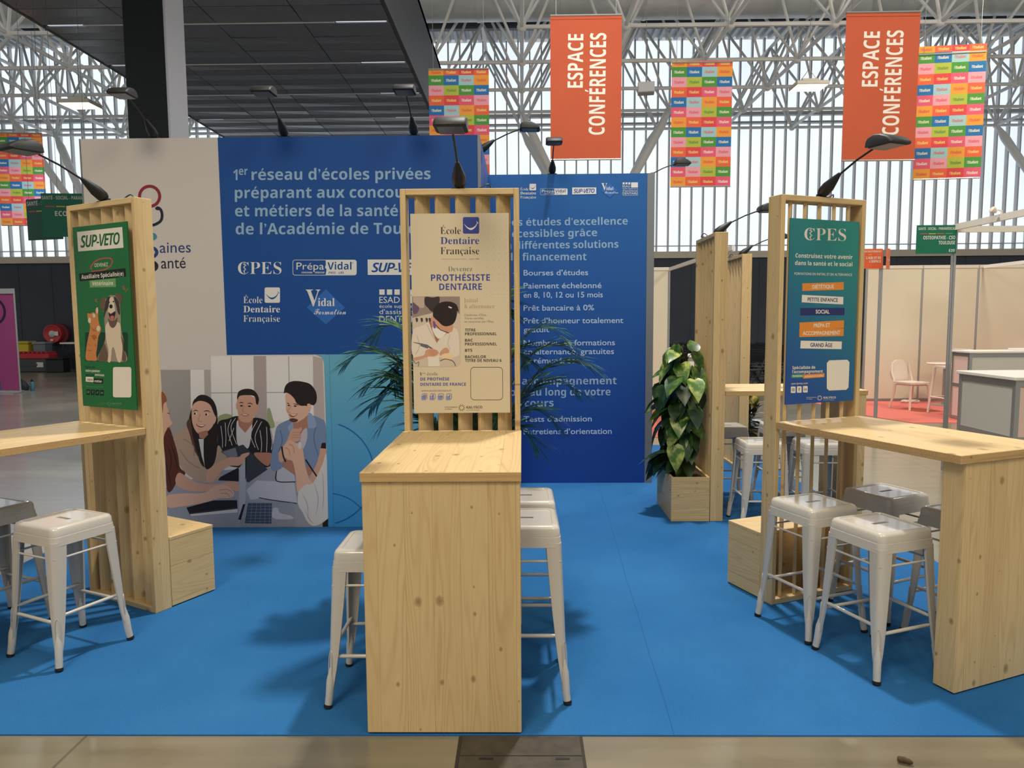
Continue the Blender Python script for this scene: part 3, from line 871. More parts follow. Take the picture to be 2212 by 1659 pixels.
POTHOS = leaf_mat('climber_leaf', (40, 74, 30), (96, 124, 44)); POTH2 = leaf_mat('climber_leaf_dark', (26, 50, 26), (48, 78, 34)); POTHY = leaf_mat('variegated_leaf', (66, 104, 40), (172, 178, 96))
def climber():
    t = thing('climbing_pothos', 'big leafy green climber on a dark pole in the greyish planter', 'plant', (1.32, 5.84, .30))
    mb = MB(); mb.tube([(0, 0, 0), (.01, 0, .55), (0, .01, 1.02)], [.035, .034, .028], 10); mb.build('moss_pole', noise_mat('coir_pole', (44, 34, 24), .95, .3, 60), t, 60)
    rnd = random.Random(11)
    fol = MB(); stem = MB()
    for k in range(112):
        z = .05+.96*((k*.6180339) % 1.0)**1.0
        az = 2*PI*rnd.random()
        if math.cos(az) > .35: az = PI-az+rnd.uniform(-.3, .3)
        if rnd.random() < .30: az = -PI/2+rnd.uniform(-.8, .8)
        big = 1.0 if z < .8 else .9
        R = rnd.uniform(.05, .19)*(1.15 if z < .75 else .9)
        p0 = Vector((0, 0, z-.03)); p1 = Vector((math.cos(az)*R*.85, math.sin(az)*R, z+rnd.uniform(.02, .10)))
        if p1.x > .13: p1.x = .13
        stem.tube([p0, (p0+p1)/2+Vector((0, 0, .03)), p1], .003, 5)
        L = rnd.uniform(.15, .235)*big; Wd = L*rnd.uniform(.62, .78)
        vs, fs = heart(L, Wd, rnd.uniform(.05, .35), rnd.uniform(.15, .5))
        pitch = rnd.uniform(-75, -15)
        M = Matrix.Translation(p1) @ Matrix.Rotation(az-PI/2+rnd.uniform(-.5, .5), 4, 'Z') @ rot('X', pitch) @ rot('Y', rnd.uniform(-30, 30))
        mi = rnd.choice((0, 0, 1, 1, 1, 2))
        if z > .8: mi = rnd.choice((0, 2, 0))
        V = [M @ Vector(v) for v in vs]
        for q in V: q.x = min(q.x, .148)
        fol.add(V, fs, mi)
    for (x, y, z, az, pi_, L, mi) in ((-.16, -.1, .22, 2.9, -10, .24, 0), (-.12, -.22, .30, -1.4, -62, .21, 2), (-.15, -.12, .58, 2.6, -35, .22, 2), (-.09, -.2, .84, -2.3, -25, .22, 0), (.03, -.22, .82, -1.5, -40, .20, 2), (-.05, -.1, .98, -2.6, 15, .17, 0), (-.22, -.05, .66, 2.8, -38, .19, 0), (.05, -.12, 1.04, 1.6, 50, .15, 0)):
        vs, fs = heart(L, L*.72, .2, .3); M = tr(x, y, z) @ Matrix.Rotation(az-PI/2, 4, 'Z') @ rot('X', pi_)
        stem.tube([(0, 0, z-.08), (x*.5, y*.5, z), (x, y, z)], .0035, 5)
        V = [M @ Vector(v) for v in vs]
        for q in V: q.x = min(q.x, .148)
        fol.add(V, fs, mi)
    fol.build('foliage', [POTHOS, POTH2, POTHY], t, 40, fixn=False); stem.build('leaf_stalks', STEM, t)
climber()
def croton():
    t = thing('croton_plant', 'yellow and green leafy pot plant on the floor behind the far stools', 'plant', (2.66, 8.35, .006))
    mb = MB(); mb.lathe([(.10, 0), (.13, .26), (.145, .27), (.145, .30), (.125, .30), (.12, .27)], 20); mb.build('pot', mat('black_pot', (30, 28, 28), .5), t, 40)
    rnd = random.Random(3); fol = MB()
    for k in range(46):
        z = rnd.uniform(.30, .62); az = rnd.uniform(0, 2*PI); L = rnd.uniform(.16, .26)
        prof = [(0, .02), (.2, .14), (.5, .2), (.8, .12), (1, 0)]
        vs = []; fs = []
        for u, w in prof: vs += [(-w*L, u*L, .25*w*L-.2*u*u*L), (0, u*L, -.2*u*u*L), (w*L, u*L, .25*w*L-.2*u*u*L)]
        for i in range(4): fs += [(i*3, i*3+1, i*3+4, i*3+3), (i*3+1, i*3+2, i*3+5, i*3+4)]
        M = tr(math.cos(az)*.04, math.sin(az)*.04, z) @ Matrix.Rotation(az, 4, 'Z') @ rot('X', rnd.uniform(10, 75) if z > .42 else rnd.uniform(-20, 25))
        fol.add(vs, fs, 0 if z > .5 or rnd.random() < .4 else 1, M)
    fol.build('foliage', [leaf_mat('croton_yellow', (92, 98, 34), (176, 150, 50)), leaf_mat('croton_dark', (46, 40, 30), (40, 62, 30))], t, 40, fixn=False)
    mb = MB(); mb.tube([(0, 0, .25), (0, 0, .6)], .012, 6); mb.build('stem', STEM, t)
croton()

# ------------------------------------------------------------------ arm spotlights
LENS = mat('led_lens', (92, 94, 96), .3)
GREYSHELL = mat('grey_lamp_shell', (34, 35, 36), .55)
def _lamp_meshes():
    out = {}
    mb = MB(); mb.box(-.045, .045, -.02, .05, 0, .006, bev=.001); mb.box(-.016, .016, -.008, .024, .006, .022, bev=.002); out['clamp'] = mb.mesh('clamp', M_BLACK)
    mb = MB()
    rings = []
    for t, w, h in ((0, .024, .022), (.12, .034, .030), (.4, .034, .030), (.75, .020, .019), (1, .009, .009)):
        c = Vector((0, .002-.125*t, .018+.09*t)); ax = Vector((0, -.115, .088)).normalized(); up = Vector((1, 0, 0)).cross(ax)
        rings.append([c+Vector((1, 0, 0))*w*math.cos(2*PI*k/14)+up*h*math.sin(2*PI*k/14) for k in range(14)])
    mb.loft(rings); out['neck'] = mb.mesh('neck', M_BLACK, 50)
    mb = MB(); mb.tube([(0, -.115, .10), (0, -.23, .155), (0, -.365, .203)], .0055, 8); out['arm'] = mb.mesh('arm', M_BLACK, 60)
    mb = MB(); prof = [(-.335, .190), (-.338, .214), (-.350, .232), (-.385, .244), (-.430, .238), (-.470, .220), (-.497, .196), (-.498, .188), (-.49, .184)]
    rings = []
    for x in (-.072, -.068, -.06, .06, .068, .072):
        k = 1 if abs(x) < .065 else (.93 if abs(x) < .07 else .84)
        rings.append([(x, -.415+(y+.415)*k, .19+(z-.19)*k) for y, z in prof])
    mb.loft(rings); out['head'] = mb.mesh('head', GREYSHELL, 40)
    mb = MB(); mb.box(-.056, .056, -.478, -.352, .1815, .1885)
    out['lens'] = mb.mesh('lens', LENS)
    mb = MB(); pts = [(.05, .03, .003), (.09, .04, .010), (.14, .055, .035), (.155, .075, .012), (.13, .075, .004), (.10, .062, .004)]
    mb.tube(spline(pts, 4, False), .0035, 6); out['cable'] = mb.mesh('cable', M_BLACK, 60)
    for me in out.values():
        bm = bmesh.new(); bm.from_mesh(me); bmesh.ops.recalc_face_normals(bm, faces=list(bm.faces)); bm.to_mesh(me); bm.free()
    return out
_lm = _lamp_meshes()
def arm_lamp(loc, rz, label, cable=True):
    t = thing('arm_spotlight', label, 'lamp', loc, math.radians(rz), 'black arm spotlights on the stand')
    for n in ('clamp', 'neck', 'arm', 'head') + (('cable',) if cable else ()):
        o = bpy.data.objects.new(n, _lm[n]); COL.objects.link(o); o.parent = t
        if n == 'head':
            q = bpy.data.objects.new('lens', _lm['lens']); COL.objects.link(q); q.parent = o
    return t
def on_panel(P, rz, dx=0.0, dy=.03, z=2.251):
    a = math.radians(rz)
    return (P[0]+dx*math.cos(a)-dy*math.sin(a), P[1]+dx*math.sin(a)+dy*math.cos(a), z)
arm_lamp(on_panel(LP, -28, .01), -28, 'black arm spotlight on top of the green poster screen')
arm_lamp(on_panel(CP, 0, .0), 0, 'black arm spotlight on top of the cream poster screen')
arm_lamp(on_panel(RP, 22.5, .0), 22.5, 'black arm spotlight on top of the teal poster screen')
arm_lamp(on_panel(FP, 90, -.05), 90, 'black arm spotlight on the greyish pine screen above the leafy planter')
arm_lamp(on_panel(QP, 90, .0), 90, 'black arm spotlight on the farthest pine screen')
ZW = 2.961
for x, w in ((-2.73, 'dark column, above the white part of the wall'), (-1.755, 'middle of the big printed wall, above the first blue lettering'), (-.79, 'right end of the big printed wall, above the blue part')):
    arm_lamp((x, 5.46, ZW), 0, 'black arm spotlight at the '+w, False)
arm_lamp((.296, 6.93, ZW), 0, 'black arm spotlight on top of the narrower blue printed wall', False)
arm_lamp((-.34, 6.05, ZW), 90, 'black arm spotlight reaching sideways from the big wall towards the orange banner', False)
arm_lamp((1.215, 7.45, ZW), 90, 'black arm spotlight reaching sideways beside the middle rainbow banner', False)

# ------------------------------------------------------------------ posters on the screens
def poster(P, rz, label, rgb, group=None, top=None, bottom=None):
    t = thing('printed_poster', label, 'poster', P, math.radians(rz))
    m = mat(label, rgb, .5, 0, .3) if top is None else None
    if top is not None:
        m = mat(label, rgb, .5, 0, .3); g = NT(m)
        tc = g.n('ShaderNodeTexCoord'); sp = g.n('ShaderNodeSeparateXYZ'); g.l(tc.outputs['Object'], sp.inputs[0])
        f = g.math('ADD', g.math('SUBTRACT', sp.outputs[2], 1.12), g.math('MULTIPLY', sp.outputs[0], .7)); f.node.use_clamp = True
        g.l(g.ramp(f, [(.0, lin(bottom)), (.95, lin(top))]), g.b.inputs['Base Color'])
    mb = MB(); mb.box(-.2455, .2455, -.0065, -.0005, 1.121, 2.122); mb.build('board', m, t)
    return t
DST = [(-.2455, 2.122), (.2455, 2.122), (.2455, 1.121), (-.2455, 1.121)]
# --- cream poster in the middle
I_NAVY = ink('indigo', (66, 76, 148)); I_DARK = ink('charcoal', (52, 46, 46)); I_WHITE = ink('white', (235, 232, 226)); I_GREY = ink('grey', (120, 116, 112)); I_GOLD = ink('gold', (178, 150, 108))
I_SKIN = ink('skin', (206, 152, 122)); I_SKIN2 = ink('skin_dark', (168, 112, 84)); I_HAIR = ink('dark_brown_hair', (46, 36, 36)); I_BLACK = ink('black', (24, 24, 28))
t = poster(CP, 0, 'cream poster with a blue smile square above the central counter', (214, 198, 168))
a = Art(t, [(120, 57), (915, 50), (920, 1628), (145, 1632)], DST, -.0066)
for r in range(12):
    for c in range(16):
        x = 320+c*48-r*2; y = 100+r*54
        if 350 < x < 700 and y < 700 or x > 900 or x < 540 and y > 150: continue
        a.raw([(x-2.5, y-2.5), (x+2.5, y-2.5), (x+2.5, y+2.5), (x-2.5, y+2.5)], [(0, 1, 2, 3)], I_GOLD, False)
a.part = 'logo'
edf_mark(a, 363, 83, 313, I_DARK, I_NAVY, I_WHITE, I_GREY)
a.part = 'lettering'
a.text('Devenez', 'serifthin', (424, 512), (619, 511), 37, I_GREY)
a.text('PROTHÉSISTE', 'bold', (285, 588), (762, 586), 50, I_NAVY)
a.text('DENTAIRE', 'bold', (352, 660), (696, 658), 50, I_NAVY)
a.text('Initial', 'serifthin', (553, 758), (662, 757), 32, I_GOLD); a.text('& alternance', 'serifthin', (553, 805), (798, 804), 32, I_GOLD)
for i, (s, x1) in enumerate((('Diplômes d’État,', 735), ('Titres certifiés', 710), ('et reconnus par l’État', 790))): a.text(s, 'sans', (555, 865+26*i), (x1, 864+26*i), 16, I_GREY)
for s, y, x1 in (('TITRE', 988, 643), ('PROFESSIONNEL', 1018, 815), ('BAC', 1068, 622), ('PROFESSIONNEL', 1098, 815), ('BTS', 1148, 617), ('BACHELOR', 1199, 728), ('TITRE DE NIVEAU 6', 1228, 852)):
    a.text(s, 'bold', (558, y), (x1, y-1), 22, I_DARK)
a.text('1', 'serifit', (198, 1335), (208, 1335), 24, I_GREY, -.2); a.text('ère', 'serifit', (211, 1324), (241, 1324), 14, I_GREY, -.2); a.text('école', 'serifthin', (251, 1335), (338, 1335), 26, I_GREY)
a.text('DE PROTHÈSE', 'bold', (197, 1375), (430, 1374), 23, I_NAVY); a.text('DENTAIRE DE FRANCE', 'bold', (197, 1417), (565, 1415), 23, I_NAVY)
a.text('www.ecole-dentaire.fr', 'sans', (204, 1462), (449, 1461), 17, I_GREY)
I_PALEBL = ink('pale_blue', (150, 160, 196))
for k, n in enumerate(('camera', 'f', 'in', 'note')):
    x = 210+66*k; a.rect(x-6, 1496, x+30, 1530, I_PALEBL); a.rring(x, 1478, x+42, 1522, 8, 3, I_NAVY); social(a, n, x, 1479, 42, I_NAVY, I_NAVY)
a.rring(601, 1268, 862, 1529, 30, 3.5, I_DARK)
kalysco(a, 529, 1590, 26, ink('olive', (96, 90, 60)))
a.part = 'photograph'
a.poly([(133, 711), (517, 711), (521, 1225)]+[(521-44+44*math.cos(q), 1222+44*math.sin(q)) for q in (.2, .6, 1.0, 1.4)]+[(478, 1266), (140, 1266)], ink('studio_beige', (206, 188, 168)))
a.poly([(133, 711), (517, 711), (518, 850), (440, 820), (300, 840), (134, 880)], ink('studio_taupe', (150, 132, 122)))
a.blob([(240, 714), (300, 720), (350, 712), (352, 760), (330, 820), (290, 830), (260, 800), (235, 770)], ink('lamp_shadow', (62, 52, 54)))
a.rect(140, 714, 230, 800, ink('shelf_tone', (190, 168, 150))); a.blob([(138, 760), (165, 775), (190, 800), (175, 840), (150, 850), (136, 830)], ink('violet_tone', (104, 84, 110)))
for x in (160, 200, 240, 265): a.blob([(x, 885), (x+14, 880), (x+20, 900), (x+8, 915)], ink('bottle_dark', (74, 62, 62)))
COAT = ink('white_coat', (222, 208, 192)); COAT2 = ink('coat_fold', (192, 176, 160))
a.blob([(138, 985), (200, 945), (275, 915), (330, 930), (420, 960), (480, 960), (505, 1010), (512, 1120), (500, 1180), (400, 1190), (300, 1190), (142, 1190)], COAT)
a.line([(250, 930), (290, 1010), (330, 1075), (360, 1040)], 7, COAT2); a.curve([(440, 1010), (420, 1080), (440, 1130)], 5, COAT2); a.curve([(170, 1020), (190, 1100), (160, 1170)], 6, COAT2)
a.poly([(268, 915), (300, 905), (360, 1030), (330, 1078)], I_SKIN2)
a.blob([(286, 880), (310, 870), (350, 870), (455, 930), (455, 985), (420, 1000), (370, 1035), (320, 1020), (295, 960)], I_SKIN)
a.blob([(300, 950), (340, 965), (400, 990), (390, 1020), (350, 1045), (318, 1020), (296, 975)], ink('mask_white', (228, 220, 210)))
a.line([(318, 930), (360, 975), (430, 1000)], 6, I_HAIR); a.blob([(300, 905), (318, 915), (322, 955), (306, 960)], ink('violet_strap', (110, 84, 150)))
a.blob([(300, 860), (310, 800), (360, 760), (430, 752), (480, 790), (494, 850), (470, 920), (420, 945), (380, 940), (340, 905), (312, 880)], I_HAIR, 6)
a.blob([(400, 760), (440, 752), (490, 775), (508, 830), (490, 820), (450, 785)], I_HAIR); a.line([(426, 792), (452, 802)], 10, ink('hair_clip', (224, 214, 210)))
a.blob([(286, 880), (305, 872), (300, 912), (286, 905)], I_SKIN)
a.line([(140, 1072), (250, 1098), (335, 1148)], 16, ink('tool_grey', (104, 100, 104)), True); a.line([(200, 1090), (262, 1112)], 24, ink('tool_grey', (104, 100, 104)))
a.blob([(240, 1140), (280, 1122), (330, 1135), (345, 1160), (310, 1185), (260, 1190), (160, 1215), (145, 1195), (225, 1175)], I_SKIN)
a.blob([(350, 1165), (380, 1125), (410, 1115), (432, 1140), (415, 1170), (380, 1185)], I_SKIN)
for k in range(4): a.line([(262+6*k, 1134+12*k), (325+3*k, 1140+11*k)], 2, I_SKIN2)
a.blob([(365, 1178), (400, 1160), (450, 1165), (464, 1190), (430, 1212), (375, 1200)], ink('plaster_cream', (228, 204, 160)))
a.poly([(258, 1185), (345, 1188), (355, 1262), (262, 1264)], ink('block_white', (226, 216, 200)))
a.curve([(355, 1220), (400, 1205), (460, 1222), (482, 1260)], 5, I_HAIR); a.curve([(140, 1212), (160, 1240), (185, 1228), (180, 1262)], 6, I_GREY)
a.finish()
# --- green poster on the left
I_CREAM = ink('warm_white', (226, 218, 204)); I_GREEN = ink('deep_green', (16, 96, 52))
t = poster(LP, -28, 'green poster with a dog and a cat on the left screen', (24, 104, 54))
a = Art(t, [(70, 95), (547, 47), (637, 1608), (168, 1573)], DST, -.0066)
a.part = 'logo'
supveto_mark(a, [(111, 133), (507, 94), (518, 266), (122, 295)], I_CREAM, I_GREEN)
a.part = 'lettering'
I_RED = ink('brush_red', (196, 78, 62)); I_KH = ink('khaki_green', (112, 156, 96)); I_BLK = ink('banner_black', (18, 26, 24))
a.curve([(240, 445), (236, 420), (280, 372), (350, 352), (412, 358), (416, 400), (370, 440), (300, 458), (240, 462)], 9, I_RED)
a.text('DEVENEZ', 'sans', (268, 425), (384, 418), 30, I_CREAM)
a.poly([(130, 479), (536, 435), (542, 505), (136, 543)], I_BLK)
a.text('Auxiliaire Spécialisé(e)', 'bold', (152, 525), (520, 497), 34, I_CREAM)
a.poly([(222, 538), (449, 520), (453, 590), (226, 595)], I_KH)
a.text('Vétérinaire', 'bold', (245, 577), (428, 575), 31, I_CREAM)
for q in ([(510, 585), (520, 612)], [(522, 580), (532, 620)], [(560, 602), (536, 634)], [(270, 690), (290, 720)], [(288, 686), (274, 712)]): a.line(q, 4, I_RED)
a.text('Faites de', 'bold', (186, 1262), (268, 1264), 18, I_BLK); a.text('votre passion', 'bold', (187, 1292), (312, 1296), 20, I_CREAM)
a.text('pour les', 'bold', (190, 1325), (262, 1328), 18, I_BLK); a.text('animaux', 'bold', (270, 1325), (352, 1330), 20, I_CREAM)
a.poly([(190, 1334), (258, 1336), (259, 1378), (191, 1374)], I_CREAM); a.text('votre', 'bold', (203, 1366), (252, 1368), 20, I_BLK)
a.poly([(258, 1346), (341, 1349), (342, 1390), (259, 1388)], I_BLK); a.text('métier', 'bold', (267, 1378), (331, 1382), 20, I_CREAM)
a.text('www.supveto-toulouse.fr', 'sans', (196, 1418), (341, 1422), 10, I_KH)
for k, n in enumerate(('camera', 'f', 'note', 'in')): a.rr(196+40*k, 1437+2*k, 228+40*k, 1483+2*k, 4, I_BLK); social(a, n, 196+40*k, 1443+2*k, 32, I_BLK, I_KH)
a.poly(rrect(160, 250, 18, 5, 508, 1377), I_CREAM)
kalysco(a, 395, 1556, 17, I_KH)
a.part = 'photograph'
DG = ink('shade_green', (14, 60, 40))
a.poly(rrect(372, 238, 12, 5, 370, 1085), DG)
OR = ink('ginger_fur', (196, 128, 72)); OR2 = ink('ginger_stripe', (166, 94, 48)); CW = ink('fur_white', (214, 196, 172)); FB = ink('fur_brown', (104, 82, 66)); FD = ink('fur_dark', (58, 50, 48)); FG = ink('fur_grey', (150, 136, 120))
a.blob([(192, 1190), (194, 1110), (212, 1010), (228, 930), (222, 890), (208, 850), (205, 808), (228, 812), (262, 800), (276, 825), (276, 780), (290, 757), (300, 780), (300, 850), (312, 905), (324, 930), (318, 965), (300, 1010), (290, 1090), (282, 1150), (288, 1197), (240, 1200)], OR, 6)
a.blob([(214, 850), (226, 845), (236, 862), (232, 885), (218, 888), (210, 872)], CW); a.blob([(250, 815), (270, 812), (274, 835), (258, 845)], CW)
for q in ([(235, 920), (262, 945), (300, 905)], [(244, 945), (275, 955), (306, 930)], [(225, 990), (262, 1008), (282, 1000)], [(205, 1060), (235, 1075)], [(200, 1110), (240, 1120)], [(270, 1060), (285, 1085)]): a.curve(q, 7, OR2, 4, True)
a.blob([(244, 995), (270, 985), (285, 1010), (262, 1030)], OR2); a.ell(300, 935, 16, 24, CW); a.ell(290, 785, 8, 26, CW)
a.blob([(296, 1195), (320, 1120), (350, 1060), (362, 1000), (358, 930), (352, 850), (345, 790), (312, 740), (330, 690), (356, 672), (370, 690), (400, 660), (445, 660), (460, 645), (500, 650), (508, 690), (492, 740), (496, 820), (500, 930), (520, 1030), (522, 1110), (542, 1140), (544, 1205), (400, 1206)], FG, 6)
a.blob([(300, 1195), (322, 1120), (352, 1060), (365, 1080), (385, 1150), (380, 1200)], FB); a.blob([(498, 1000), (520, 1040), (522, 1110), (540, 1150), (540, 1200), (510, 1195), (505, 1100)], FB)
a.blob([(312, 740), (330, 690), (356, 672), (364, 700), (352, 760), (350, 790)], FB); a.blob([(445, 660), (460, 645), (500, 650), (508, 690), (494, 740), (480, 720), (470, 690)], FB)
a.blob([(362, 720), (380, 680), (404, 670), (396, 720), (384, 770), (366, 800), (352, 850), (350, 790)], FD); a.blob([(440, 670), (466, 690), (484, 740), (490, 820), (470, 800), (455, 740), (440, 700)], FD)
a.blob([(398, 690), (416, 672), (434, 690), (440, 740), (446, 780), (440, 830), (418, 850), (392, 820), (384, 780), (394, 740)], CW)
a.blob([(362, 930), (385, 880), (420, 880), (460, 880), (492, 900), (498, 1000), (512, 1090), (500, 1200), (470, 1204), (440, 1100), (420, 1100), (408, 1204), (384, 1204), (390, 1120), (372, 1040)], CW, 6)
a.blob([(386, 850), (410, 870), (440, 868), (468, 846), (458, 900), (430, 930), (400, 910)], FB)
a.blob([(388, 800), (410, 812), (448, 792), (446, 830), (436, 862), (420, 868), (402, 850)], ink('mouth_dark', (44, 24, 26))); a.blob([(404, 838), (422, 828), (438, 836), (430, 866), (414, 866)], ink('tongue_pink', (190, 104, 100)))
a.ell(411, 752, 15, 17, I_BLACK); a.ell(394, 718, 7, 6, I_BLACK); a.ell(432, 712, 7, 6, I_BLACK)
a.finish()
# --- teal to blue poster on the right
t = poster(RP, 22.5, 'teal to blue poster with orange and white bars on the right screen', (40, 110, 150), None, (46, 132, 124), (34, 78, 150))
a = Art(t, [(178, 92), (700, 108), (665, 1392), (155, 1424)], DST, -.0066)
TEAL = ink('teal_ground', (44, 112, 136))
a.part = 'logo'; cpes_mark(a, 284, 248, 598, I_CREAM, TEAL)
a.part = 'lettering'
a.text('Construisez votre avenir', 'bold', (219, 374), (648, 378), 29, I_CREAM); a.text('dans la santé et le social', 'bold', (216, 427), (648, 430), 29, I_CREAM)
a.text('FORMATIONS EN INITIAL ET EN ALTERNANCE', 'sans', (213, 498), (646, 499), 18, I_CREAM)
I_OR = ink('amber_orange', (222, 138, 56)); I_NV = ink('navy_bar', (44, 52, 104)); I_BAR = ink('bar_white', (226, 220, 208))
for q, c, s, p0, p1, ic in (([(272, 558), (584, 544), (584, 598), (273, 612)], I_OR, 'DIÉTÉTIQUE', (348, 594), (510, 588), I_CREAM), ([(271, 640), (582, 650), (581, 704), (269, 693)], I_BAR, 'PETITE ENFANCE', (313, 684), (540, 686), I_NV),
                            ([(259, 734), (592, 728), (591, 781), (258, 787)], I_NV, 'SOCIAL', (375, 771), (478, 770), I_CREAM), ([(255, 838), (588, 818), (588, 872), (256, 890)], I_OR, 'PRÉPA ET', (361, 871), (483, 866), I_CREAM),
                            ([(254, 880), (588, 876), (586, 930), (254, 942)], I_OR, 'ACCOMPAGNEMENT', (280, 927), (560, 919), I_CREAM), ([(265, 967), (574, 970), (572, 1025), (262, 1022)], I_BAR, 'GRAND ÂGE', (337, 1009), (501, 1010), I_NV)):
    a.poly(q, c); a.text(s, 'sans', p0, p1, 27, ic, bold=1.3)
a.text('Spécialiste de', 'bold', (205, 1171), (376, 1166), 21, I_CREAM); a.text("l'accompagnement", 'bold', (205, 1200), (433, 1194), 21, I_CREAM)
a.poly([(198, 1208), (290, 1204), (290, 1230), (197, 1234)], ink('mint_green', (72, 148, 110))); a.text('formations', 'bold', (208, 1226), (282, 1223), 13, I_BAR)
a.poly([(288, 1208), (446, 1198), (444, 1226), (286, 1238)], I_OR); a.text('sanitaires et sociales', 'bold', (298, 1228), (436, 1220), 13, I_BAR)
a.text('cpes-ipress.com', 'sans', (197, 1280), (321, 1276), 15, I_CREAM)
for k, n in enumerate(('camera', 'f', 'in')): a.rr(195+45*k, 1294-2*k, 230+45*k, 1340-2*k, 5, I_BAR); social(a, n, 195+45*k, 1300-2*k, 35, I_BAR, I_NV)
a.poly([(462, 1125), (480, 1106), (616, 1100), (633, 1118), (627, 1300), (610, 1316), (480, 1322), (464, 1306)], I_BAR)
kalysco(a, 411, 1375, 19, I_CREAM)
a.finish()
# ------------------------------------------------------------------ printed stand walls
PR_BLUE = mat('print_blue', (26, 76, 148), .6, 0, .25); PR_WHITE = mat('print_warm_white', (206, 198, 192), .6, 0, .25)
PR_CYAN = mat('print_cyan', (72, 156, 196), .6, 0, .25); g = NT(PR_CYAN)
tc = g.n('ShaderNodeTexCoord'); sp = g.n('ShaderNodeSeparateXYZ'); g.l(tc.outputs['Object'], sp.inputs[0])
g.l(g.ramp(g.math('DIVIDE', sp.outputs[2], 1.4), [(.05, lin((58, 140, 200))), (.9, lin((104, 172, 196)))]), g.b.inputs['Base Color'])
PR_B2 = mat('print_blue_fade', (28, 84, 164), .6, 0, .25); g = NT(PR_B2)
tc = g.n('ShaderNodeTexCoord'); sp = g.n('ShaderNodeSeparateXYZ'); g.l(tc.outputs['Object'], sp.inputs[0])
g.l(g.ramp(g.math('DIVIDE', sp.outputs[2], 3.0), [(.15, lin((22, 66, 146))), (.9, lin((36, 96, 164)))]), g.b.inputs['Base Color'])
I_SKY = ink('sky_lettering', (144, 176, 204)); I_MARK = ink('mark_white', (224, 222, 218)); I_BLUE = ink('wall_blue', (26, 76, 148)); I_TINT = ink('diamond_tint', (50, 106, 184))

big = thing('printed_wall_panel', 'wide printed wall of white, blue and a meeting photograph behind the counter', 'display wall', (0, 5.43, 0))
H = 2.958
mb = MB(); mb.box(-2.245, -.318, 0, .012, 1.345, H); mb.build('blue_sheet', PR_BLUE, big)
mb = MB(); mb.box(-3.27, -2.245, 0, .012, .0065, H); mb.box(-2.245, -1.49, 0, .012, 0, 1.345); mb.build('white_sheet', PR_WHITE, big)
mb = MB(); mb.box(-1.49, -.318, 0, .012, .0065, 1.345); mb.build('cyan_sheet', PR_CYAN, big)
mb = MB(); mb.box(-3.28, -3.27, -.004, .05, .0065, H); mb.box(-.318, -.300, -.004, .05, .0065, H); mb.box(-3.27, -.318, .012, .05, H-.02, H); mb.box(-3.27, -.318, .012, .05, .0065, .02); mb.build('edge_profile', M_GREYEDGE, big)
mb = MB(); mb.box(-.345, -.302, .05, 1.47, .0065, H); mb.build('side_sheet', PR_BLUE, big)
mb = MB(); mb.box(-3.278, -3.235, .05, 1.47, .0065, H); mb.build('return_sheet', PR_WHITE, big)
a = Art(big, [(200, 300), (1000, 300), (1000, 1100), (200, 1100)], [(-3.1778, 2.9571), (-.4251, 2.929), (-.4616, .1427), (-3.3455, .1524)], -.0008)
def K(x, y): return 470+x/4.365, 340+y/4.365
a.text('1', 'bold', (503.5, 389), (513, 389), 22.5, I_SKY); a.text('er', 'bold', K(200, 165), K(282, 165), 17, I_SKY)
for s, p0, p1 in (('réseau d’écoles privées', (320, 213), (2008, 205)), ('préparant aux concours', (162, 385), (1895, 377)), ('et métiers de la santé', (164, 556), (1700, 553)), ('de l’Académie de Toulouse', (170, 726), (2140, 720))):
    a.text(s, 'bold', K(*p0), K(*p1), 23.5, I_SKY)
a.part = 'logo'
x0, y0 = K(192, 1100); x1, _ = K(602, 1100); cpes_mark(a, x0, y0, x1, I_MARK, I_BLUE)
prepa_mark(a, *K(707, 965), *K(1311, 1112), I_MARK, I_BLUE)
supveto_mark(a, [K(1414, 963), K(2010, 963), K(2010, 1108), K(1416, 1108)], I_MARK, I_BLUE)
edf_mark(a, *K(243, 1226), 345/4.365, I_MARK, I_MARK, I_BLUE, I_TINT)
vidal_mark(a, *K(832, 1250), 378/4.365, I_MARK, I_TINT)
esad_mark(a, *K(1525, 1245), 385/4.365, I_MARK)
# health mark partly behind the left screen
I_WINE = ink('wine_red', (140, 44, 60)); I_DKB = ink('dark_blue', (44, 66, 122)); I_INK = ink('ink_blue_black', (38, 40, 58))
a.ring(323, 424, 25, 25, 6.5, I_WINE)
a.curve([(338, 448), (347, 453), (350, 466), (346, 478), (331, 486), (318, 484)], 6, I_INK, 6); a.ell(341, 450, 6, 4, I_INK)
a.ell(326, 511, 13, 9, ink('teal_dot', (70, 140, 160))); a.ring(324, 545, 18, 14, 7, I_DKB); a.ring(322, 575, 20, 14, 8, I_INK)
a.text('aines', 'sans', (345, 546), (412, 545), 24, I_DKB); a.text('anté', 'sans', (348, 580), (401, 579), 25, I_INK)
# cyan circles
a.part = 'circle_lines'
I_RING = ink('deep_cyan_line', (30, 98, 172))
def Q(x, y): return 330+x/4.253, 760+y/4.253
a.ring(*Q(1560, 1115), 112/1.0, 112, 2.0, I_RING, -62, 76, 60); a.ring(*Q(1610, 1670), 92, 88, 2.0, I_RING, -92, -30, 40)
